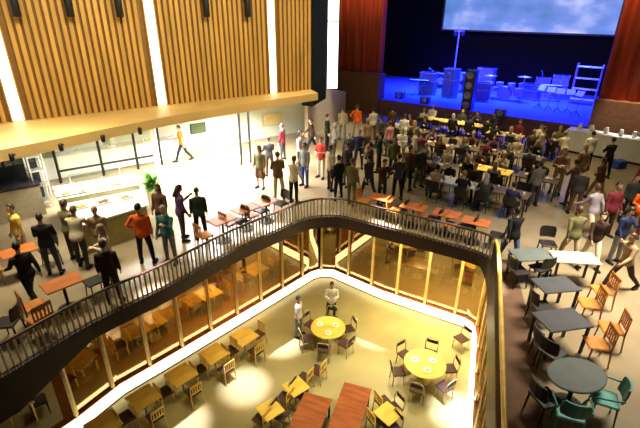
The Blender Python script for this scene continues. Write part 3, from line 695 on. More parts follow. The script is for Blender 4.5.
# standing and walking people: foot point in the photograph, heading (0 = away from the camera, + = to the left), pose, colours
STANDING = [
    # left end, by the food counters
    ((36, 303), 60, 'stride', 'black', 'black', 'black', 'person in black striding left beside the railing at the left edge', {}),
    ((53, 272), 20, 'wait', 'black', 'dark grey', 'black', 'tall person in black with folded hands standing before the beige bar', {}),
    ((28, 262), 150, 'stand', 'yellow', 'beige', 'brown', 'person in yellow top standing at the left near the beige bar', {'sleeve': 'short'}),
    ((68, 262), -20, 'phone', 'olive', 'brown', 'brown', 'person in olive top looking at one raised hand by the food display', {}),
    ((87, 266), 10, 'reach', 'beige', 'dark grey', 'brown', 'person in beige top leaning towards the food display', {}),
    ((103, 262), -170, 'stand', 'tan', 'cream', 'fair', 'person in tan top and cream trousers in front of the white counter', {'sleeve': 'short'}),
    ((92, 298), 120, 'wait', 'cream', 'beige', 'fair', 'long haired person in cream clothes beside the railing', {'long_hair': True}),
    ((116, 303), 20, 'stand', 'dark brown', 'dark brown', 'brown', 'person in dark brown leaning near the railing left of the orange red top', {}),
    ((148, 263), 5, 'hips', 'orange red', 'black', 'black', 'person in orange red top and black trousers near the white counter end', {'size': 1.02}),
    ((165, 236), 165, 'stand', 'brown', 'dark brown', 'brown', 'long haired person in brown dress behind the orange red top', {'long_hair': True, 'skirt': True}),
    ((186, 240), -60, 'phone', 'purple', 'dark grey', 'black', 'person in dark purple top in front of the bright floor', {'long_hair': True}),
    ((209, 243), 15, 'stand', 'green black', 'black', 'black', 'person in dark green jacket standing nearest the bright floor', {}),
    ((172, 262), 170, 'phone', 'teal', 'grey', 'grey', 'person in teal top right of the orange red top', {}),
    ((184, 161), 100, 'walk', 'orange', 'black', 'black', 'far person in orange shirt walking by the pale back wall', {'sleeve': 'short'}),
    # by the entrance
    ((261, 188), 160, 'stand', 'olive', 'brown', 'black', 'person in olive dress standing alone left of the crowd', {'long_hair': True, 'skirt': True}),
    ((279, 199), 20, 'wait', 'brown', 'beige', 'brown', 'person in brown top and beige trousers at the left of the crowd', {}),
    ((294, 203), -30, 'phone', 'cream', 'black', 'brown', 'person in cream top and black trousers facing the crowd', {}),
    ((305, 186), 140, 'stand', 'grey', 'blue', 'black', 'person in grey top and blue trousers at the entrance side', {}),
    ((283, 160), 70, 'stand', 'maroon', 'dark grey', 'brown', 'person in maroon top before the entrance doorway', {}),
    ((321, 178), 150, 'wait', 'red', 'cream', 'brown', 'person in red top and cream trousers in the middle of the crowd', {'sleeve': 'short'}),
    ((338, 200), 40, 'stand', 'black', 'black', 'black', 'person all in black standing in front of the red top', {}),
    ((312, 152), 100, 'walk', 'dark brown', 'black', 'brown', 'person in dark brown by the beige wall below the pylon', {}),
    ((327, 150), -100, 'stand', 'green black', 'black', 'black', 'person in dark green by the beige wall below the pylon', {}),
    ((348, 170), 10, 'stand', 'dark grey', 'black', 'grey', 'grey haired person in dark grey behind the person in black', {}),
    ((358, 168), 170, 'hips', 'navy', 'navy', 'brown', 'person in navy suit at the centre of the crowd', {}),
    ((369, 184), 60, 'wait', 'brown', 'olive', 'black', 'person in brown top and olive trousers right of the navy suit', {}),
    ((351, 205), -40, 'stand', 'olive', 'olive', 'brown', 'person in olive clothes behind the corner of the railing', {}),
    ((368, 197), 30, 'walk', 'dark grey', 'dark brown', 'black', 'person in dark grey walking behind the railing corner', {}),
    ((381, 204), -140, 'phone', 'dark brown', 'black', 'black', 'person in dark brown looking down left of the orange tables', {}),
    ((396, 200), 20, 'wait', 'dark grey', 'black', 'brown', 'person in dark grey with raised forearms before the white shirts', {}),
    ((388, 156), 30, 'stand', 'pink', 'dark grey', 'brown', 'person in pink top beside the white shirts below the stage', {'sleeve': 'short'}),
    ((400, 164), 160, 'wait', 'white', 'grey', 'grey', 'grey haired person in white shirt below the left of the stage', {}),
    ((412, 168), 90, 'stand', 'cream', 'beige', 'fair', 'fair haired person in cream shirt right of the white shirt', {}),
    ((342, 140), 0, 'stand', 'beige', 'grey', 'brown', 'far person in beige top near the left stage curtain', {}),
    ((372, 140), 20, 'stand', 'cream', 'brown', 'black', 'far person in cream top near the left stage corner', {}),
    ((356, 138), -20, 'hips', 'orange', 'beige', 'brown', 'far person in orange top near the left stage curtain', {}),
    # right side aisle
    ((508, 262), 10, 'walk', 'black', 'denim', 'black', 'person in black top and jeans at the right corner of the railing', {}),
    ((528, 203), 10, 'stand', 'grey', 'dark grey', 'black', 'person in grey jacket standing at the left of the right aisle', {}),
    ((546, 196), 150, 'wait', 'tan', 'beige', 'brown', 'person in tan top and beige trousers in the right aisle', {}),
    ((560, 202), 30, 'phone', 'brown', 'dark brown', 'black', 'person in brown looking down left of the big grey shirt', {}),
    ((572, 214), -20, 'stand', 'dark grey', 'brown', 'brown', 'person in dark grey top just left of the big grey shirt', {}),
    ((586, 236), 20, 'stride', 'lilac grey', 'cream', 'brown', 'person in pale grey shirt and cream trousers striding up the right aisle', {'size': 1.04}),
    ((603, 236), -170, 'stand', 'maroon', 'dark brown', 'black', 'person in maroon top right of the pale grey shirt', {}),
    ((566, 262), 0, 'walk', 'olive', 'beige', 'brown', 'person in olive top and beige trousers walking beside the dark tables', {}),
    ((586, 264), 170, 'walk', 'dark brown', 'cream', 'black', 'person in dark brown top and cream trousers walking towards the tables', {}),
    ((632, 236), 140, 'wait', 'orange', 'maroon', 'black', 'person in orange top at the right edge before the white bar', {}),
    ((618, 288), 100, 'stride', 'tan', 'dark brown', 'brown', 'person in tan top beside the wooden chairs at the right edge', {}),
    ((634, 200), 20, 'stand', 'red', 'black', 'black', 'person in red top at the right edge in front of the white bar', {}),
    ((612, 262), -160, 'phone', 'navy', 'grey', 'black', 'person in navy top looking down near the right edge', {'long_hair': True}),
    ((560, 168), 10, 'reach', 'cream', 'tan', 'fair', 'person in cream top leaning at the left end of the white bar', {}),
    ((584, 170), 0, 'stand', 'white', 'black', 'black', 'person in white shirt standing at the white bar', {}),
    ((536, 164), 60, 'stand', 'beige', 'brown', 'brown', 'person in beige top behind the grey jacket', {}),
    ((603, 178), 10, 'wait', 'black', 'black', 'black', 'person in black with raised forearms at the white bar', {}),
    ((330, 190), -60, 'stand', 'beige', 'dark brown', 'brown', 'person in beige top just left of the person all in black', {}),
    ((346, 186), 130, 'stand', 'dark brown', 'olive', 'black', 'person in dark brown top behind the person all in black', {}),
    ((378, 172), 80, 'wait', 'green black', 'black', 'black', 'person in dark green top right of the navy suit', {}),
    ((392, 178), 170, 'stand', 'olive', 'dark grey', 'brown', 'person in olive top and dark grey trousers before the pink top', {'long_hair': True}),
    ((406, 190), -30, 'phone', 'brown', 'black', 'brown', 'person in brown looking down behind the orange tables', {}),
    ((420, 183), 200, 'stand', 'dark grey', 'olive', 'black', 'long haired person in dark grey behind the orange tables', {'long_hair': True}),
    ((366, 153), -150, 'stand', 'tan', 'brown', 'fair', 'fair haired person in tan top behind the navy suit', {}),
    ((380, 149), 30, 'walk', 'dark grey', 'black', 'black', 'person in dark grey walking behind the pink top', {}),
    ((334, 161), 90, 'hips', 'grey', 'dark grey', 'grey', 'grey haired person in grey top behind the red top', {}),
    ((404, 146), -10, 'stand', 'white', 'cream', 'brown', 'person in white top and cream trousers under the stage corner', {}),
    ((392, 138), 10, 'stand', 'brown', 'olive', 'black', 'person in brown top under the left floor monitor', {}),
    ((300, 170), -100, 'stand', 'lilac grey', 'black', 'black', 'person in pale grey top left of the red top', {'long_hair': True}),
    ((270, 176), 30, 'wait', 'dark grey', 'brown', 'brown', 'person in dark grey behind the olive dress', {}),
    ((594, 200), 20, 'walk', 'brown', 'tan', 'brown', 'person in brown top and tan trousers behind the maroon top', {}),
    ((576, 186), 190, 'stand', 'tan', 'grey', 'fair', 'fair haired person in tan top behind the pale grey shirt', {}),
    ((623, 222), 170, 'stand', 'dark grey', 'black', 'black', 'person in dark grey right of the maroon top', {}),
    ((548, 160), -80, 'walk', 'brown', 'black', 'brown', 'person in brown walking past the left end of the white bar', {}),
]
for (px, py), yaw, pose, top, bot, hair, lb, kw in STANDING:
    kw.setdefault('size', random.uniform(.95, 1.03))
    person(at(px, py, .0), yaw, pose, top, bot, hair, lb, 'people standing and walking on the upper floor', **kw)
# ------------------------------------------------------------------ furniture kinds
M['ytop'] = mat('yellow_wood_top', (.72, .47, .08), .4, noise=.15, scale=2, stretch=(1, 6, 1))
M['owood'] = mat('orange_wood', (.46, .165, .028), .4, noise=.2, scale=2, stretch=(1, 6, 1))
M['rwood'] = mat('red_orange_wood', (.40, .115, .025), .4, noise=.2, scale=2, stretch=(1, 6, 1))
M['redwood'] = mat('reddish_wood', (.30, .085, .025), .35, noise=.25, scale=1.5, stretch=(6, 1, 1))
M['cushion'] = mat('dark_brown_cushion', (.055, .022, .014), .7)
M['frame_olive'] = mat('pale_olive_metal', (.42, .40, .20), .4, .2)
M['blackwood'] = mat('black_stained_wood', (.018, .014, .012), .45)
M['greytop'] = mat('grey_green_top', (.105, .125, .115), .35, noise=.15, scale=3)
M['darktop'] = mat('dark_grey_top', (.060, .062, .068), .35, noise=.15, scale=3)
M['dimtop'] = mat('walnut_top', (.13, .085, .045), .4, noise=.2, scale=2, stretch=(1, 6, 1))
M['teal'] = mat('teal_metal', (.10, .30, .25), .35, .2)
M['porcelain'] = mat('white_porcelain', (.80, .78, .72), .25)
M['olivefront'] = mat('olive_panel', (.36, .30, .09), .5)
M['beige'] = mat('beige_panel', (.50, .45, .30), .5)

def chair_kind(nm, cat, seat_m, back_m, leg_m, style):
    t = thing(nm, 'chair', cat, (0, 0, -50))
    MB().box((0, .02, .445), (.43, .42, .05), bev=.02).build('seat', seat_m, t)
    if style == 'slat':
        b = MB()
        b.box((0, -.20, .83), (.42, .03, .10), bev=.012); b.box((0, -.195, .56), (.40, .025, .05))
        for x in (-.12, -.04, .04, .12): b.bar((x, -.195, .57), (x, -.2, .80), .035, .015)
        b.build('backrest', back_m, t)
    elif style == 'panel':
        b = MB(); rings = []
        for z, w_, y in ((.56, .19, -.19), (.62, .215, -.20), (.80, .22, -.225), (.88, .18, -.235)):
            rings.append([(x * w_, y - .05 * (1 - x * x) + o, z) for x, o in [(-1, 0), (-.6, 0), (0, 0), (.6, 0), (1, 0), (1, .03), (.6, .03), (0, .03), (-.6, .03), (-1, .03)]])
        b.loft(rings); b.build('backrest', back_m, t)
    else:
        b = MB(); pts = [(-.20, -.17, .44), (-.215, -.20, .68), (-.17, -.235, .86), (0, -.25, .91), (.17, -.235, .86), (.215, -.20, .68), (.20, -.17, .44)]
        b.tube(smooth_poly(pts, 4), .018, 7); bk = b.build('backrest', back_m, t); MB().box((0, -.232, .76), (.36, .03, .13), bev=.012).build('back_pad', seat_m, bk)
    for x in (-1, 1):
        for y in (-1, 1):
            l = MB()
            top = .80 if (y < 0 and style == 'slat') else .43
            if y < 0 and style == 'slat': l.tube([(x * .20, -.22, 0), (x * .19, -.185, .43), (x * .195, -.2, .84)], 0, 6, [.016, .02, .016])
            else: l.tube([(x * .20, y * .19, 0), (x * .18, y * .16, .43)], 0, 6, [.015, .02])
            l.build('leg', leg_m, t, smooth=True)
    if style == 'arm' or cat == 'armchair':
        for x in (-1, 1): MB().tube(smooth_poly([(x * .19, .20, .44), (x * .27, .21, .62), (x * .29, .05, .67), (x * .25, -.2, .68)], 4), .018, 7).build('armrest', leg_m, t, smooth=True)
    return t
CH = dict(
    olive=chair_kind('dining_chair', 'chair', M['cushion'], M['frame_olive'], M['frame_olive'], 'loop'),
    wood=chair_kind('wooden_chair', 'chair', M['owood'], M['owood'], M['owood'], 'slat'),
    black=chair_kind('black_chair', 'chair', M['blackwood'], M['blackwood'], M['iron'], 'panel'),
    yellow=chair_kind('bistro_chair', 'chair', M['cushion'], M['ytop'], M['ytop'], 'slat'),
    teal=chair_kind('metal_armchair', 'armchair', M['teal'], M['teal'], M['teal'], 'panel'))
OBST = []
def chair(kind, x, y, z, yaw, label, group):
    if z == 0: OBST.append((x, y, .34))
    return place(CH[kind], (x, y, z), R(yaw), label, group)

def table(nm, label, x, y, z, top_m, rz=0.0, w=.8, d=.8, round_=False, h=.74, legs='post', group=None, under=None):
    if z == 0:
        k_ = max(1, int(w / .4))
        for i_ in range(k_ + 1): f_ = (i_ / k_ - .5) * w * .8; OBST.append((x + math.cos(rz) * f_, y + math.sin(rz) * f_, d * .5 + .05))
    t = thing(nm, label, 'table', (x, y, z), rz, group); um = under or M['iron']
    if round_: MB().lathe([(w / 2 * .97, h - .04), (w / 2, h - .03), (w / 2, h - .01), (w / 2 * .985, h)], 32).build('tabletop', top_m, t)
    else: MB().box((0, 0, h - .02), (w, d, .04), bev=.012).build('tabletop', top_m, t)
    if legs == 'post':
        MB().lathe([(.25, .0), (.25, .02), (.06, .05), (.035, .08), (.035, h - .08), (.12, h - .04)], 16).build('pedestal', um, t, smooth=False)
    else:
        for sx in (-1, 1):
            for sy in (-1, 1): MB().bar((sx * (w / 2 - .07), sy * (d / 2 - .07), 0), (sx * (w / 2 - .06), sy * (d / 2 - .06), h - .03), .05, .05).build('leg', um, t)
    return t
def crockery(x, y, z, label, kind='plate', group=None):
    t = thing(kind, label, kind, (x, y, z), 0, group)
    if kind == 'plate':
        ds = MB().lathe([(.05, .0), (.07, .004), (.13, .018), (.125, .022), (.07, .010), (.02, .009)], 18).build('dish', M['porcelain'], t, smooth=True)
        MB().lathe([(.05, .010), (.048, .025), (.02, .04), (.005, .042)], 10, (.01, .0, 0)).build('food', M['ytop'], ds, smooth=True)
    else:
        cb = MB().lathe([(.025, 0), (.03, .005), (.038, .09), (.034, .09), (.028, .02), (.004, .015)], 14).build('cup_body', M['porcelain'], t, smooth=True)
        MB().tube(smooth_poly([(.035, 0, .075), (.062, 0, .065), (.06, 0, .035), (.032, 0, .025)], 3), .006, 6).build('cup_handle', M['porcelain'], cb, smooth=True)
    return t
def sideword(dx, dy, to=(0, 1)):
    a = math.degrees(math.atan2(dx, dy)) % 360
    return ('on its far side', 'on its far right', 'on its right', 'on its near right', 'on its near side', 'on its near left', 'on its left', 'on its far left')[int((a + 22.5) // 45) % 8]
def yaw_to(dx, dy): return math.degrees(math.atan2(-dx, dy))

# ------------------------------------------------------------------ lower restaurant
def low(px, py, h=.74): return at(px, py, ZL + h)
for (px, py), w_, lb, n, ph in (((328, 327), 1.25, 'round yellow table nearest the far corner downstairs', 6, 10), ((425, 363), 1.35, 'round yellow table at the right downstairs', 6, 25)):
    p = low(px, py); table('round_table', lb, p.x, p.y, ZL, M['ytop'], 0, w_, round_=True, group='round tables on the lower floor', under=M['frame_olive'])
    for k in range(n):
        a = R(ph + 360 * k / n); dx, dy = math.sin(a), math.cos(a); r = w_ / 2 + .20
        chair('olive', p.x + dx * r, p.y + dy * r, ZL, yaw_to(-dx, -dy), 'dark cushioned chair, %s, %s' % (lb.replace(' downstairs', ''), sideword(dx, dy)), 'chairs round the round tables')
    for k, (dx, dy) in enumerate(((.28, .1), (-.3, .15), (0, -.32))):
        crockery(p.x + dx, p.y + dy, ZL + .74, 'white plate, %s, %s' % (lb.replace(' downstairs', ''), sideword(dx, dy)), 'plate', 'plates on the round tables')
p = low(328, 327)
a = R(-70); person((p.x + math.sin(a) * 1.15, p.y + math.cos(a) * 1.15, ZL), yaw_to(-math.sin(a), -math.cos(a)), 'stand', 'white', 'grey', 'black', 'waiter in white shirt standing left of the far round yellow table', sleeve='short')
a = R(5); person((p.x + .15, p.y + 1.35, ZL), 180, 'wait', 'white', 'dark grey', 'brown', 'waiter in white shirt standing behind the far round yellow table')
# square tables in a row along the left light strip
rowlab = ('nearest the camera', 'second from the camera', 'third from the camera', 'fourth from the camera', 'farthest from the camera')
dl = (SP[4] - SP[2]); dl.z = 0; dl.normalize(); nl = Vector((dl.y, -dl.x, 0)); az = math.atan2(dl.y, dl.x)
for (px, py), w_ in zip(((103, 424), (143, 397), (181, 374), (214, 353), (244, 336)), rowlab):
    p = low(px, py); lb = 'square yellow table by the left light strip, ' + w_
    table('square_table', lb, p.x, p.y, ZL, M['ytop'], az, .78, .78, group='square tables along the left light strip', under=M['frame_olive'])
    for dv, wd in ((dl * .62, 'far side'), (dl * -.62, 'near side'), (nl * .62, 'open side')):
        chair('yellow', p.x + dv.x, p.y + dv.y, ZL, yaw_to(-dv.x, -dv.y), 'yellow chair by left light strip, %s of table %s' % (wd, w_), 'chairs along the left light strip')
# long reddish communal tables at the bottom of the picture
d1 = (low(357, 383) - low(300, 440)); d1.z = 0; d1.normalize(); n1 = Vector((-d1.y, d1.x, 0))
q0, q1 = low(358, 385), low(336, 452); v = q0 - q1; v.z = 0; ln = v.length; v.normalize(); pv = Vector((-v.y, v.x, 0))
for off, back, lb in ((1.02, .75, 'long reddish wood table on the left at the bottom of the picture'), (0, 0, 'long reddish wood table on the right at the bottom of the picture')):
    c = (q0 + q1) / 2 + pv * off - v * back
    table('communal_table', lb, c.x, c.y, ZL, M['redwood'], math.atan2(v.y, v.x), ln, .86, legs='four', group='long reddish tables')
sets = (((305, 378), 150), ((318, 370), 150), ((285, 398), 150), ((299, 392), -30), ((262, 418), 150), ((280, 414), -30), ((383, 402), 30), ((394, 408), -150), ((376, 420), 30), ((392, 426), -150))
w_names = ('topmost left of the long tables', 'top left end of the long tables', 'middle left of the long tables, outer', 'middle left of the long tables, inner', 'lowest left of the long tables, outer', 'lowest left of the long tables, inner', 'upper right of the long tables, inner', 'upper right of the long tables, outer', 'lower right of the long tables, inner', 'lower right of the long tables, outer')
for ((px, py), yw), nm in zip(sets, w_names):
    p = low(px, py, .45); chair('yellow' if yw in (150, 30) else 'olive', p.x, p.y, ZL, yw - 90, 'dark seated chair downstairs, ' + nm, 'chairs beside the long reddish tables')
for (px, py), lb in (((296, 386), 'small yellow table upper left of the long reddish tables'), ((270, 409), 'small yellow table lower left of the long reddish tables'), ((388, 413), 'small yellow table right of the long reddish tables')):
    p = low(px, py); table('small_table', lb, p.x, p.y, ZL, M['ytop'], .7, .62, .62, group='small tables by the long reddish tables', under=M['frame_olive'])
p = low(462, 338, .45); chair('olive', p.x, p.y, ZL, 120, 'dark cushioned chair alone in the right corner downstairs', None)
# gallery tables behind the glass
nG = Vector((-dl.y, dl.x, 0))
for f_, w_ in ((3.2, 'nearest the camera'), (5.6, 'second from the camera'), (8.0, 'third from the camera'), (10.2, 'nearest the corner')):
    p = SP[1] + dl * f_ + nG * 1.7; lb = 'yellow table behind the left glass wall, ' + w_
    table('gallery_table', lb, p.x, p.y, ZG, M['ytop'], az, .85, .85, group='tables behind the glass walls', under=M['frame_olive'])
    for sg, wd in ((.66, 'far side'), (-.66, 'near side')):
        q = p + dl * sg; chair('yellow', q.x, q.y, ZG, yaw_to(-dl.x * sg, -dl.y * sg), 'yellow chair behind left glass wall, %s of table %s' % (wd, w_), 'chairs behind the glass walls')
dr = SP[10] - SP[9]; dr.z = 0; dr.normalize(); nR = Vector((-dr.y, dr.x, 0))
for f_, w_ in ((1.2, 'nearest the corner'), (3.4, 'in the middle'), (5.4, 'at the right end')):
    p = SP[8] + dr * f_ + nR * 1.7; lb = 'yellow table behind the far glass wall, ' + w_
    table('gallery_table', lb, p.x, p.y, ZG, M['ytop'], math.atan2(dr.y, dr.x), .85, .85, group='tables behind the glass walls', under=M['frame_olive'])
    for sg, wd in ((.66, 'right'), (-.66, 'left')):
        q = p + dr * sg; chair('yellow', q.x, q.y, ZG, yaw_to(-dr.x * sg, -dr.y * sg), 'yellow chair behind far glass wall, %s of table %s' % (wd, w_), 'chairs behind the glass walls')

# ------------------------------------------------------------------ upper floor: dark tables at the right
def up(px, py, h=.74): return at(px, py, h)
for (px, py), w_, d_, m_, yw, lb in (((577, 374), 1.0, .72, 'greytop', .35, 'large grey green table beside the teal armchair'), ((562, 319), .98, .66, 'darktop', .2, 'dark grey table beside the lower wooden chair'), ((556, 284), .92, .62, 'darktop', .15, 'dark table beside the upper wooden chair'), ((531, 254), .95, .62, 'greytop', .1, 'grey table at the right corner of the railing'), ((575, 257), 1.1, .6, 'dimtop', -.1, 'pale topped table in front of the walking people at the right')):
    p = up(px, py)
    if m_ == 'dimtop': m2 = M['beige']
    else: m2 = M[m_]
    if 'large grey' in lb:
        t = thing('oval_table', lb, 'table', (p.x, p.y, 0), yw)
        MB().lathe([(.5, .70), (.515, .71), (.515, .73), (.50, .74)], 36, sx=1.05, sy=.78).build('tabletop', m2, t)
        MB().lathe([(.27, 0), (.27, .02), (.06, .05), (.04, .08), (.04, .66), (.14, .70)], 16).build('pedestal', M['iron'], t)
    else: table('cafe_table', lb, p.x, p.y, 0, m2, yw, w_, d_, legs='four')
for kind, (px, py), yw, lb in (('wood', (598, 343), 80, 'orange wood chair right of the dark grey table'), ('wood', (612, 328), 75, 'orange wood chair behind the lower wooden chair at the right'), ('wood', (590, 303), 80, 'orange wood chair right of the upper dark table'), ('wood', (603, 290), 85, 'orange wood chair nearest the walking people at the right'),
        ('teal', (606, 398), 65, 'teal metal armchair at the lower right'), ('teal', (570, 412), -20, 'dark teal metal armchair in front of the large grey green table'),
        ('black', (546, 345), -90, 'black chair left of the dark grey table'), ('black', (541, 306), -90, 'black chair left of the upper dark table'), ('black', (552, 352), -60, 'black chair between the dark grey and the grey green table'), ('black', (518, 270), -80, 'black chair left of the grey corner table'), ('black', (541, 268), 20, 'black chair in front of the grey corner table'), ('black', (548, 243), 170, 'black chair behind the grey corner table'), ('black', (545, 398), -75, 'black chair left of the large grey green table')):
    p = up(px, py, .45); chair(kind, p.x, p.y, 0, yw, lb, 'chairs at the dark tables')
# orange tables beside the railing
for (px, py), lb in (((62, 282), 'beside the railing at the far left'), ((18, 250), 'behind the striding person in black'), ((245, 208), 'right of the person in dark green jacket'), ((222, 219), 'right below the person in dark green jacket'), ((266, 201), 'left of the rounded corner of the railing'), ((382, 197), 'right of the rounded corner of the railing'), ((414, 206), 'beside the middle of the far railing'), ((447, 213), 'beside the right half of the far railing'), ((476, 221), 'near the right end of the far railing')):
    p = up(px, py); rz = az if px < 300 else math.atan2(dr.y, dr.x)
    table('orange_table', 'orange wood table ' + lb, p.x, p.y, 0, M['rwood'], rz, .82, .55, group='orange tables beside the railing')
    v = Vector((math.cos(rz), math.sin(rz), 0))
    for sg, wd in ((.68, 'right'), (-.68, 'left')):
        chair('black' if sg > 0 else 'wood', p.x + v.x * sg, p.y + v.y * sg, 0, yaw_to(-v.x * sg, -v.y * sg), ('black chair' if sg > 0 else 'orange wood chair') + ', %s end of orange table %s' % (wd, lb), 'chairs at the orange tables')

# ------------------------------------------------------------------ audience tables before the stage
TOPS = ('black', 'dark grey', 'white', 'brown', 'grey', 'cream', 'navy', 'olive', 'purple', 'beige', 'dark brown', 'green black', 'maroon', 'lilac grey')
random.seed(5); ci = 0
dv = Vector((dS.x, dS.y, 0)); nv = Vector((nS.x, nS.y, 0)); aS = math.atan2(dS.y, dS.x)
AUD = (((457, 122), 4.6, 'ytop', 'long yellow-lit table below the stage', 5), ((412, 129), 1.8, 'dimtop', 'walnut table below left stage monitors', 2), ((505, 134), 1.8, 'ytop', 'yellow table before the long table', 2), ((545, 141), 1.7, 'dimtop', 'walnut table beside white bar end', 2),  # yellow-lit tables get yellow tops, the light is put into their colour
       ((437, 144), 1.8, 'dimtop', 'walnut table right of the white shirts', 2), ((478, 149), 1.9, 'dimtop', 'walnut table in audience centre', 2), ((522, 155), 1.7, 'dimtop', 'walnut table left of right aisle', 2),
       ((430, 163), 1.7, 'dimtop', 'walnut table behind orange tables', 2), ((486, 168), 2.0, 'ytop', 'bright yellow-lit table in audience centre', 2), ((455, 181), 2.0, 'porcelain', 'white topped table near far railing', 2), ((503, 190), 1.8, 'dimtop', 'walnut table nearest the railing corner', 2), ((538, 177), 1.5, 'dimtop', 'walnut table with one seat pair', 1))
for (px, py), ln, m_, lb, ns in AUD:
    p = up(px, py); table('audience_table', lb, p.x, p.y, 0, M[m_], aS, ln, .75, legs='four', group='tables of the audience')
    for side in (-1, 1):
        for k in range(ns):
            s = (k + .5) / ns * ln - ln / 2; q = p + dv * s + nv * (side * .62); yw = yaw_to(-nv.x * side, -nv.y * side)
            pos = ('stage' if side > 0 else 'near') + ' side, ' + (('seat %s' % ('left', 'left of middle', 'middle', 'right of middle', 'right')[k]) if ns == 5 else ('left' if k == 0 and ns > 1 else 'right' if ns > 1 else 'middle') + ' seat')
            pos = pos.replace('seat left of middle', 'left of middle').replace('seat right of middle', 'right of middle').replace('seat ', '')
            chair('black', q.x, q.y, 0, yw, 'black chair at the %s, %s' % (lb, pos), 'chairs of the audience')
            ci += 1
            if random.random() < .88:
                col = TOPS[(ci * 5 + 3 * (ci // 7)) % len(TOPS)]; pose = random.choice(('sit', 'lounge', 'eat'))
                b = q - nv * (side * -.10)
                person((b.x - nv.x * side * .06, b.y - nv.y * side * .06, 0), yw + random.uniform(-14, 14), pose, col, random.choice(('black', 'dark grey', 'denim', 'brown')), random.choice(('black', 'black', 'brown', 'fair', 'grey')),
                       'seated person in %s top, %s, %s' % (col, lb, pos), 'seated audience', long_hair=random.random() < .4, size=random.uniform(.95, 1.02))
    for k in range(max(2, ns)):
        s = (k + .5) / max(2, ns) * ln - ln / 2; q = p + dv * s + nv * random.uniform(-.12, .12)
        w5 = ('left end', 'right end') if max(2, ns) == 2 else ('left end', 'left half', 'middle', 'right half', 'right end')
        crockery(q.x, q.y, .74, 'white plate of food, %s, %s' % (w5[k], lb), 'plate', 'plates of the audience')
        q = q + dv * .25 + nv * .1
        crockery(q.x, q.y, .74, 'white cup, %s, %s' % (w5[k], lb), 'cup', 'cups of the audience')

# ------------------------------------------------------------------ food counters on the left
def quad(pts, z): return [(at(x, y, z).x, at(x, y, z).y) for x, y in pts]
def shrink(q, k):
    cx = sum(p[0] for p in q) / len(q); cy = sum(p[1] for p in q) / len(q); return [(cx + (p[0] - cx) * k, cy + (p[1] - cy) * k) for p in q]
q = quad(((76, 227), (148, 205), (143, 189), (64, 204)), .95)
c = thing('food_counter', 'white topped food counter with olive front behind the standing people', 'counter', (0, 0, 0))
MB().prism(q, .90, .95).build('worktop', M['white'], c); MB().prism(shrink(q, .95), 0, .90).build('counter_body', M['olivefront'], c)
q2 = quad(((58, 200), (141, 184), (136, 174), (52, 187)), .95)
c = thing('display_counter', 'pale food display counter with glass shelf behind the white counter', 'counter', (0, 0, 0))
MB().prism(q2, .90, .95).build('worktop', M['palewall'], c); MB().prism(shrink(q2, .95), 0, .90).build('counter_body', M['white'], c)
M['case_glass'] = glass('case_glass', (.93, .97, .94), .10)
sg = MB().prism(shrink(q2, .6), 1.36, 1.375).build('glass_shelf', M['case_glass'], c)
for x, y in shrink(q2, .58): MB().bar((x, y, .95), (x, y, 1.36), .03, .03).build('shelf_post', M['steel'], c)
foods = [mat('food_green', (.25, .42, .10), .6, noise=.4, scale=20), mat('food_pink', (.65, .30, .28), .6, noise=.3, scale=20), mat('food_yellow', (.70, .50, .15), .6, noise=.3, scale=20), mat('food_brown', (.25, .12, .05), .6, noise=.4, scale=20)]
fn = ('green', 'pink', 'yellow', 'brown')
def tray(x, y, z, rz, i, lb):
    t = thing('food_tray', lb, 'tray', (x, y, z), rz, 'food trays on the counters')
    td = MB().loft([[(sx * .21, sy * .15, .0) for sx, sy in ((-1, -1), (1, -1), (1, 1), (-1, 1))], [(sx * .25, sy * .18, .05) for sx, sy in ((-1, -1), (1, -1), (1, 1), (-1, 1))], [(sx * .235, sy * .165, .05) for sx, sy in ((-1, -1), (1, -1), (1, 1), (-1, 1))], [(sx * .20, sy * .14, .012) for sx, sy in ((-1, -1), (1, -1), (1, 1), (-1, 1))]]).build('tray_dish', M['porcelain'], t)
    b = MB(); rr = random.Random(i)
    for _ in range(9): b.lathe([(.02, 0), (.05, .02), (.045, .045), (.012, .06)], 8, (rr.uniform(-.13, .13), rr.uniform(-.08, .08), .016))
    b.build('food', foods[i % 4], td, smooth=True)
i = 0
for f, rowname in ((.25, 'front row'), (.75, 'back row')):
    for g_, colname in ((.1, 'leftmost'), (.3, 'second from the left'), (.5, 'middle'), (.7, 'second from the right'), (.9, 'rightmost')):
        a, b, cc, d = [Vector((*v, 0)) for v in q2]; p = a.lerp(b, g_).lerp(d.lerp(cc, g_), f); r = b - a
        tray(p.x, p.y, .951, math.atan2(r.y, r.x), i, 'tray of %s food on the display counter, %s, %s' % (fn[i % 4], rowname, colname)); i += 1
for g_, colname in ((.15, 'left'), (.45, 'middle'), (.75, 'right')):
    a, b, cc, d = [Vector((*v, 0)) for v in q]; p = a.lerp(b, g_).lerp(d.lerp(cc, g_), .7); r = b - a
    tray(p.x, p.y, .951, math.atan2(r.y, r.x), i, 'tray of %s food on the white counter, %s one' % (fn[i % 4], colname)); i += 1
# kitchen line against the back wall
kq = [W(-1, OFFB - .75), W(6.2, OFFB - .75), W(6.2, OFFB - .05), W(-1, OFFB - .05)]
c = thing('kitchen_counter', 'long white kitchen counter against the pale back wall', 'counter', (0, 0, 0))
MB().prism([(v.x, v.y) for v in kq], .88, .93).build('worktop', M['steel'], c); MB().prism(shrink([(v.x, v.y) for v in kq], .99), 0, .88).build('counter_body', M['white'], c)
for k, (s, wd) in enumerate(((.2, 'left end'), (1.7, 'left part'), (3.2, 'middle'), (4.7, 'right part'), (5.8, 'right end'))):
    p = W(s, OFFB - .4); tray(p.x, p.y, .931, math.atan2(dW.y, dW.x), k + 1, 'tray of %s food on the kitchen counter, %s' % (fn[(k + 1) % 4], wd))
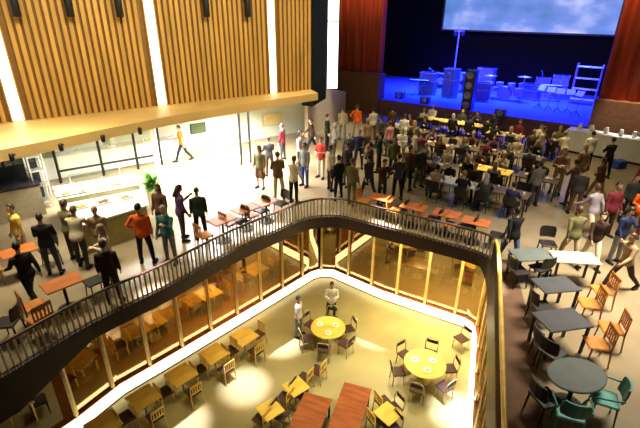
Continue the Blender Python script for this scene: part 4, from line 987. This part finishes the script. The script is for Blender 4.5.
# glazed screen with dark mullions
OG = 2.9
ss = [plan_hit(x, y, A + nW * OG, dW) for x, y in ((58, 170), (102, 165), (137, 160), (161, 157))]
win = MB()
wp = [W(ss[0], OG), W(ss[-1], OG)]
g = MB().bar((wp[0].x, wp[0].y, 1.6), (wp[1].x, wp[1].y, 1.6), .012, 2.2).build('window_4', M['case_glass']); struct(g)
for s in ss: v = W(s, OG); MB().bar((v.x, v.y, 0), (v.x, v.y, ZC - .31), .08, .08).build('mullion', M['iron'], g)
for z in (.5, 2.6): MB().bar((wp[0].x, wp[0].y, z), (wp[1].x, wp[1].y, z), .06, .08).build('transom', M['iron'], g)
v = at(163, 197, 0); struct(MB().bar((v.x, v.y, 0), (v.x, v.y, ZC - .31), .16, .16).build('trim_11', M['white']))
# beige bar with black back cabinet, left edge
q = quad(((-40, 200), (40, 184), (36, 176), (-40, 190)), 1.1)
c = thing('beige_bar', 'beige bar counter at the left edge below the wood ledge', 'counter', (0, 0, 0))
MB().prism(q, 1.06, 1.1).build('worktop', M['blackgloss'], c); MB().prism(shrink(q, .97), 0, 1.06).build('bar_front', M['beige'], c)
q = quad(((-40, 175), (36, 161), (34, 156), (-40, 169)), 1.55)
c = thing('back_cabinet', 'black cabinet behind the beige bar at the left edge', 'cabinet', (0, 0, 0))
MB().prism(q, 0.08, 1.55).build('cabinet_body', M['blackgloss'], c); MB().prism(shrink(q, .96), 0, .08).build('plinth', M['iron'], c)
for (x, y), wd in (((4, 167), 'left'), ((14, 165), 'middle'), ((26, 163), 'right')):
    v = at(x, y, 1.55); t = thing('bottle', 'dark bottle standing on the black cabinet, %s one' % wd, 'bottle', v, 0, 'bottles on the black cabinet')
    MB().lathe([(.036, 0), (.038, .01), (.038, .18), (.014, .23), (.014, .30)], 12).build('bottle_body', M['blackgloss'], t, smooth=True); MB().lathe([(.016, .295), (.016, .325), (.01, .33)], 10).build('cap', M['gold'], t)
v = at(46, 207, 0); t = thing('steel_rack', 'tall steel rack between the beige bar and the food display', 'rack', v, az)
for x in (-.22, .22):
    for y in (-.18, .18): MB().bar((x, y, 0), (x, y, 1.95), .05, .05).build('upright', M['steel'], t)
for z in (.3, .85, 1.4, 1.9): MB().box((0, 0, z), (.46, .40, .03)).build('shelf', M['steel'], t)
# potted plant at the counter end
v = at(155, 207, 0); t = thing('potted_plant', 'green potted plant on a tall pot at the white counter end', 'plant', v)
MB().lathe([(.16, 0), (.18, .02), (.23, .70), (.25, .72), (.21, .72), (.20, .66), (.02, .65)], 18).build('pot', M['white'], t, smooth=False)
M['leaf'] = mat('fresh_leaf', (.10, .26, .03), .45, noise=.35, scale=4)
b = MB(); rr = random.Random(3)
for _ in range(120):
    a = rr.uniform(0, 2 * PI); e = rr.uniform(.1, 1.4); l = rr.uniform(.25, .6); base = Vector((rr.uniform(-.08, .08), rr.uniform(-.08, .08), .66 + rr.uniform(0, .35)))
    d = Vector((math.cos(a) * math.cos(e), math.sin(a) * math.cos(e), math.sin(e))); sd = Vector((-math.sin(a), math.cos(a), 0)); n_ = d.cross(sd)
    m_ = base + d * l * .5; tip = base + d * l - Vector((0, 0, .12 * l))
    b.add([base, m_ + sd * .05, tip, m_ - sd * .05, m_ + n_ * .012], [(0, 1, 4), (1, 2, 4), (2, 3, 4), (3, 0, 4)])
tag(b.build('foliage', M['leaf'], t), kind='stuff'); b = MB()
for k in range(5): b.tube([(0, 0, .64), (.06 * math.cos(k * 1.3), .06 * math.sin(k * 1.3), 1.1)], .012, 5)
b.build('stems', M['olivefront'], t)

# ------------------------------------------------------------------ entrance passage
v = [at(242, 165, 0), at(251, 163, 0)]
d = MB().bar((v[0].x, v[0].y, 1.3), (v[1].x, v[1].y, 1.3), .015, 2.5).build('door_1', M['case_glass']); struct(d)
for p_ in v: MB().bar((p_.x, p_.y, 0), (p_.x, p_.y, ZC - .31), .09, .09).build('door_frame', M['iron'], d)
MB().bar((v[0].x, v[0].y, 1.05), (v[1].x, v[1].y, 1.05), .04, .05).build('push_bar', M['steel'], d)
pts = [at(x, y, .95) for x, y in ((196, 139), (212, 140), (226, 145), (234, 152), (240, 160))]
t = thing('handrail', 'curved grey handrail before the pale back wall', 'handrail', Vector((pts[0].x, pts[0].y, 0)))
o = Vector((pts[0].x, pts[0].y, 0)); MB().tube([p_ - o for p_ in smooth_poly(pts, 4)], .04, 8).build('rail_tube', M['steel'], t, smooth=True)
for p_ in pts: MB().tube([Vector((p_.x, p_.y, 0)) - o, p_ - o], .025, 8).build('rail_post', M['steel'], t)
s = plan_hit(198, 127, A + nW * (OFFB - .06), dW); p = W(s, OFFB - .06); z_ = at_depth(198, 128, p.y).z
t = thing('wall_monitor', 'dark monitor on the pale back wall behind the orange shirt', 'monitor', (p.x, p.y, z_), math.atan2(dW.y, dW.x))
MB().box((0, 0, 0), (.8, .07, .5), bev=.02).build('housing', M['blackgloss'], t); MB().box((0, -.037, 0), (.74, .008, .44)).build('display', mat('green_dark_display', (.06, .09, .04), .2), t)
s = plan_hit(272, 119, A + nW * (OFFB - .05), dW); p = W(s, OFFB - .05); z_ = at_depth(272, 119, p.y).z
t = thing('notice_board', 'pale yellow notice board on the back wall by the entrance', 'notice board', (p.x, p.y, z_), math.atan2(dW.y, dW.x))
MB().box((0, 0, 0), (1.1, .05, .6)).build('board', mat('pale_yellow_board', (.72, .58, .25), .6), t); f = MB()
for z in (-.32, .32): f.box((0, -.005, z), (1.18, .06, .04))
for x in (-.57, .57): f.box((x, -.005, 0), (.04, .06, .68))
f.build('board_frame', M['beige'], t)

# ------------------------------------------------------------------ white bar on the right
q = [at(x, y, 0) for x, y in ((562, 151), (668, 171))]; v = (q[1] - q[0]).normalized(); n_ = Vector((-v.y, v.x, 0))
poly = [q[0], q[1], q[1] + n_ * .8, q[0] + n_ * .8]; o = q[0]; loc = [(p_.x - o.x, p_.y - o.y) for p_ in poly]
t = thing('white_bar', 'long white bar counter at the right below the stage', 'counter', o)
MB().prism(shrink(loc, .99), 0.1, 1.06).build('bar_front', M['white'], t); MB().prism(shrink(loc, .97), 0, .1).build('plinth', M['iron'], t); MB().prism(shrink(loc, 1.01), 1.06, 1.12).build('worktop', M['porcelain'], t)
for k, wd in ((.1, 'leftmost'), (.22, 'second from the left'), (.36, 'third from the left'), (.5, 'third from the right'), (.62, 'second from the right'), (.74, 'rightmost')):
    p = q[0].lerp(q[1], k) + n_ * .45; t = thing('jug', 'white jug on the white bar, %s in view' % wd, 'jug', (p.x, p.y, 1.12), k * 9, 'jugs on the white bar')
    MB().lathe([(.07, 0), (.10, .03), (.11, .14), (.07, .24), (.08, .30), (.07, .30), (.06, .24), (.01, .2)], 14).build('jug_body', M['porcelain'], t, smooth=True)
    MB().tube(smooth_poly([(.08, 0, .27), (.16, 0, .24), (.16, 0, .12), (.10, 0, .08)], 3), .014, 6).build('jug_handle', M['porcelain'], t, smooth=True)
p = at(618, 168, 0); t = thing('crate', 'blue crate on the floor in front of the white bar', 'crate', (p.x, p.y, 0), .3)
mb = MB(); mb.box((0, 0, .02), (.5, .36, .04))
for x in (-.24, .24): mb.box((x, 0, .18), (.03, .36, .32))
for y in (-.17, .17): mb.box((0, y, .18), (.5, .03, .32))
mb.build('crate_body', cloth('blue'), t); MB().box((0, 0, .345), (.54, .40, .03)).build('crate_lid', cloth('blue'), t)

# chair and rails at the open left end of the gallery, and chairs by the railing at the left edge
p = at(38, 402, ZG + .45); chair('black', p.x, p.y, ZG, 40, 'black chair on the pale floor below the left end of the railing', None)
t0 = at(16, 432, ZG); t = thing('guide_rail', 'short gold guide rail on the pale floor at the lower left', 'railing', t0)
for dx in (0, .5): MB().tube([(dx, dx * .5, 0), (dx, dx * .5, .85)], .03, 8).build('rail_post', M['gold'], t)
MB().tube([(-.05, -.025, .85), (.55, .275, .85)], .035, 8, hemi=True).build('rail_tube', M['gold'], t)
p = at(8, 322, .45); chair('black', p.x, p.y, 0, 100, 'black chair beside the railing at the very left edge', None)
p = at(40, 318, .45); chair('wood', p.x, p.y, 0, 60, 'orange wood chair nearest the left end of the railing', None)
# people keep clear of furniture and of each other
walkers = [o for o in COL.objects if o.name.startswith('person') and o.get('group', '').startswith('people standing')]
fixed = [(o.location.x, o.location.y, .30) for o in COL.objects if o.get('group') == 'seated audience']
OBST += [(p.x, p.y, .12) for p, d in walk(EDGE, .2)]
for it in range(30):
    for i, a in enumerate(walkers):
        for x, y, r in OBST + fixed:
            v = Vector((a.location.x - x, a.location.y - y)); l = v.length
            if 1e-4 < l < r + .24: v = v / l * (r + .24 - l) * .6; a.location.x += v.x; a.location.y += v.y
        for b in walkers[i + 1:]:
            v = Vector((a.location.x - b.location.x, a.location.y - b.location.y)); l = v.length
            if 1e-4 < l < .55: v = v / l * (.55 - l) * .4; a.location.x += v.x; a.location.y += v.y; b.location.x -= v.x; b.location.y -= v.y
# ------------------------------------------------------------------ light
w = bpy.data.worlds.new('world'); S.world = w; w.use_nodes = True
w.node_tree.nodes['Background'].inputs['Color'].default_value = (1, .84, .58, 1)
w.node_tree.nodes['Background'].inputs['Strength'].default_value = .05
c = W(L * .40, -7.0)
area('wall_wash', (c.x, c.y, 10.0), tuple(W(L * .40, 0, 5.5)), 14, 1.5, 540, (1, .86, .50), 90)
for s, o, pw in ((2.0, -.2, 560), (5.5, -.2, 700), (8.6, 1.4, 900)):
    p = W(s, o); area('counter_lamp', (p.x, p.y, ZC - .34), (p.x, p.y, 0), 2.6, 1.6, pw, (1, .98, .90), 130)
q = plan_hit(214, 150, A + nW * .4, dW)
for ds, pw in ((-.9, 560), (1.6, 650)):
    p = W(q + ds, -.6); area('entrance_lamp', (p.x, p.y, ZC - .33), (p.x, p.y, 0), 2.2, 2.0, pw, (1, .98, .95), 150)
p = ST(LS * .45, 5.6); l = area('stage_blue', (p.x, p.y, 11), (p.x, p.y, 0), 13, 4, 46000, (.003, .010, 1.0), 60); l.rotation_euler = (0, 0, faceS)
p = ST(LS * .25, 3); spot('stage_azure', (p.x, p.y, 10), tuple(ST(LS * .22, 4.5, 1)), 9000, (.01, .26, 1.0), 40, .8, .3)
p = ST(LS * .5, -7); area('curtain_wash', (p.x, p.y, 12), tuple(ST(LS * .5, 0, 9)), 22, .6, 420, (1, .66, .4), 50)
for x, y, pw in ((350, 165, 110), (430, 150, 140), (500, 160, 140), (570, 185, 100)):
    p = at(x, y, 0); area('hall_lamp', (p.x, p.y, 10), (p.x, p.y, 0), 1.5, 1.5, pw, (1, .82, .46), 70)
p = at(610, 290, 0); area('hall_lamp', (p.x + 1, p.y, 9), (p.x, p.y, 0), 2.5, 4, 720, (1, .90, .72), 70)
p = at(60, 260, 0); area('hall_lamp', (p.x, p.y, 8), (p.x, p.y, 0), 2, 2, 260, (1, .90, .66), 80)
p = at(615, 150, 0); spot('bar_spot', (p.x, p.y - 2, 8), tuple(p), 6000, (1, .96, .9), 30, .5, .3)
for x, y, pw, an in ((455, 122, 7000, 22), (486, 168, 3500, 16), (430, 140, 3000, 24), (340, 118, 6000, 26)):
    p = at(x, y, .7); spot('table_spot', (p.x, p.y - 1.5, 10), tuple(p), pw, (1, .84, .40) if x > 400 else (1, .92, .78), an, .7, .1)
for x, y, pw in ((245, 386, 30000), (182, 424, 34000), (376, 334, 44000), (458, 412, 44000), (283, 342, 40000), (328, 326, 6000), (425, 365, 6000)):
    p = at(x, y, ZL); spot('downlight', (p.x, p.y, 8.5), tuple(p), pw, (.90, .84, 1.0), 9, 1.0, .08)
p = at(330, 380, ZL); area('void_lamp', (p.x, p.y - 1, 8.5), (p.x, p.y, ZL), 4, 4, 210, (1, .84, .42), 60)
for x, y in ((180, 290), (110, 335), (270, 250), (385, 250), (450, 270)):
    p = at(x, y, -.4); o = Vector((-1.8 if x < 300 else 1.4, 2.0, 0)); p = p + o
    l = area('gallery_fill', (p.x, p.y, -.42), (p.x, p.y, -4), .8, .8, 11 if x < 250 else 170, (1, .78, .36), 120)  # unseen fill added beneath the slab to brighten the gallery
S.view_settings.view_transform = 'Standard'; S.view_settings.look = 'None'; S.view_settings.gamma = 1; S.view_settings.use_curve_mapping = False
S.view_settings.exposure = 0.0
S.cycles.max_bounces = 6; S.cycles.use_denoising = True
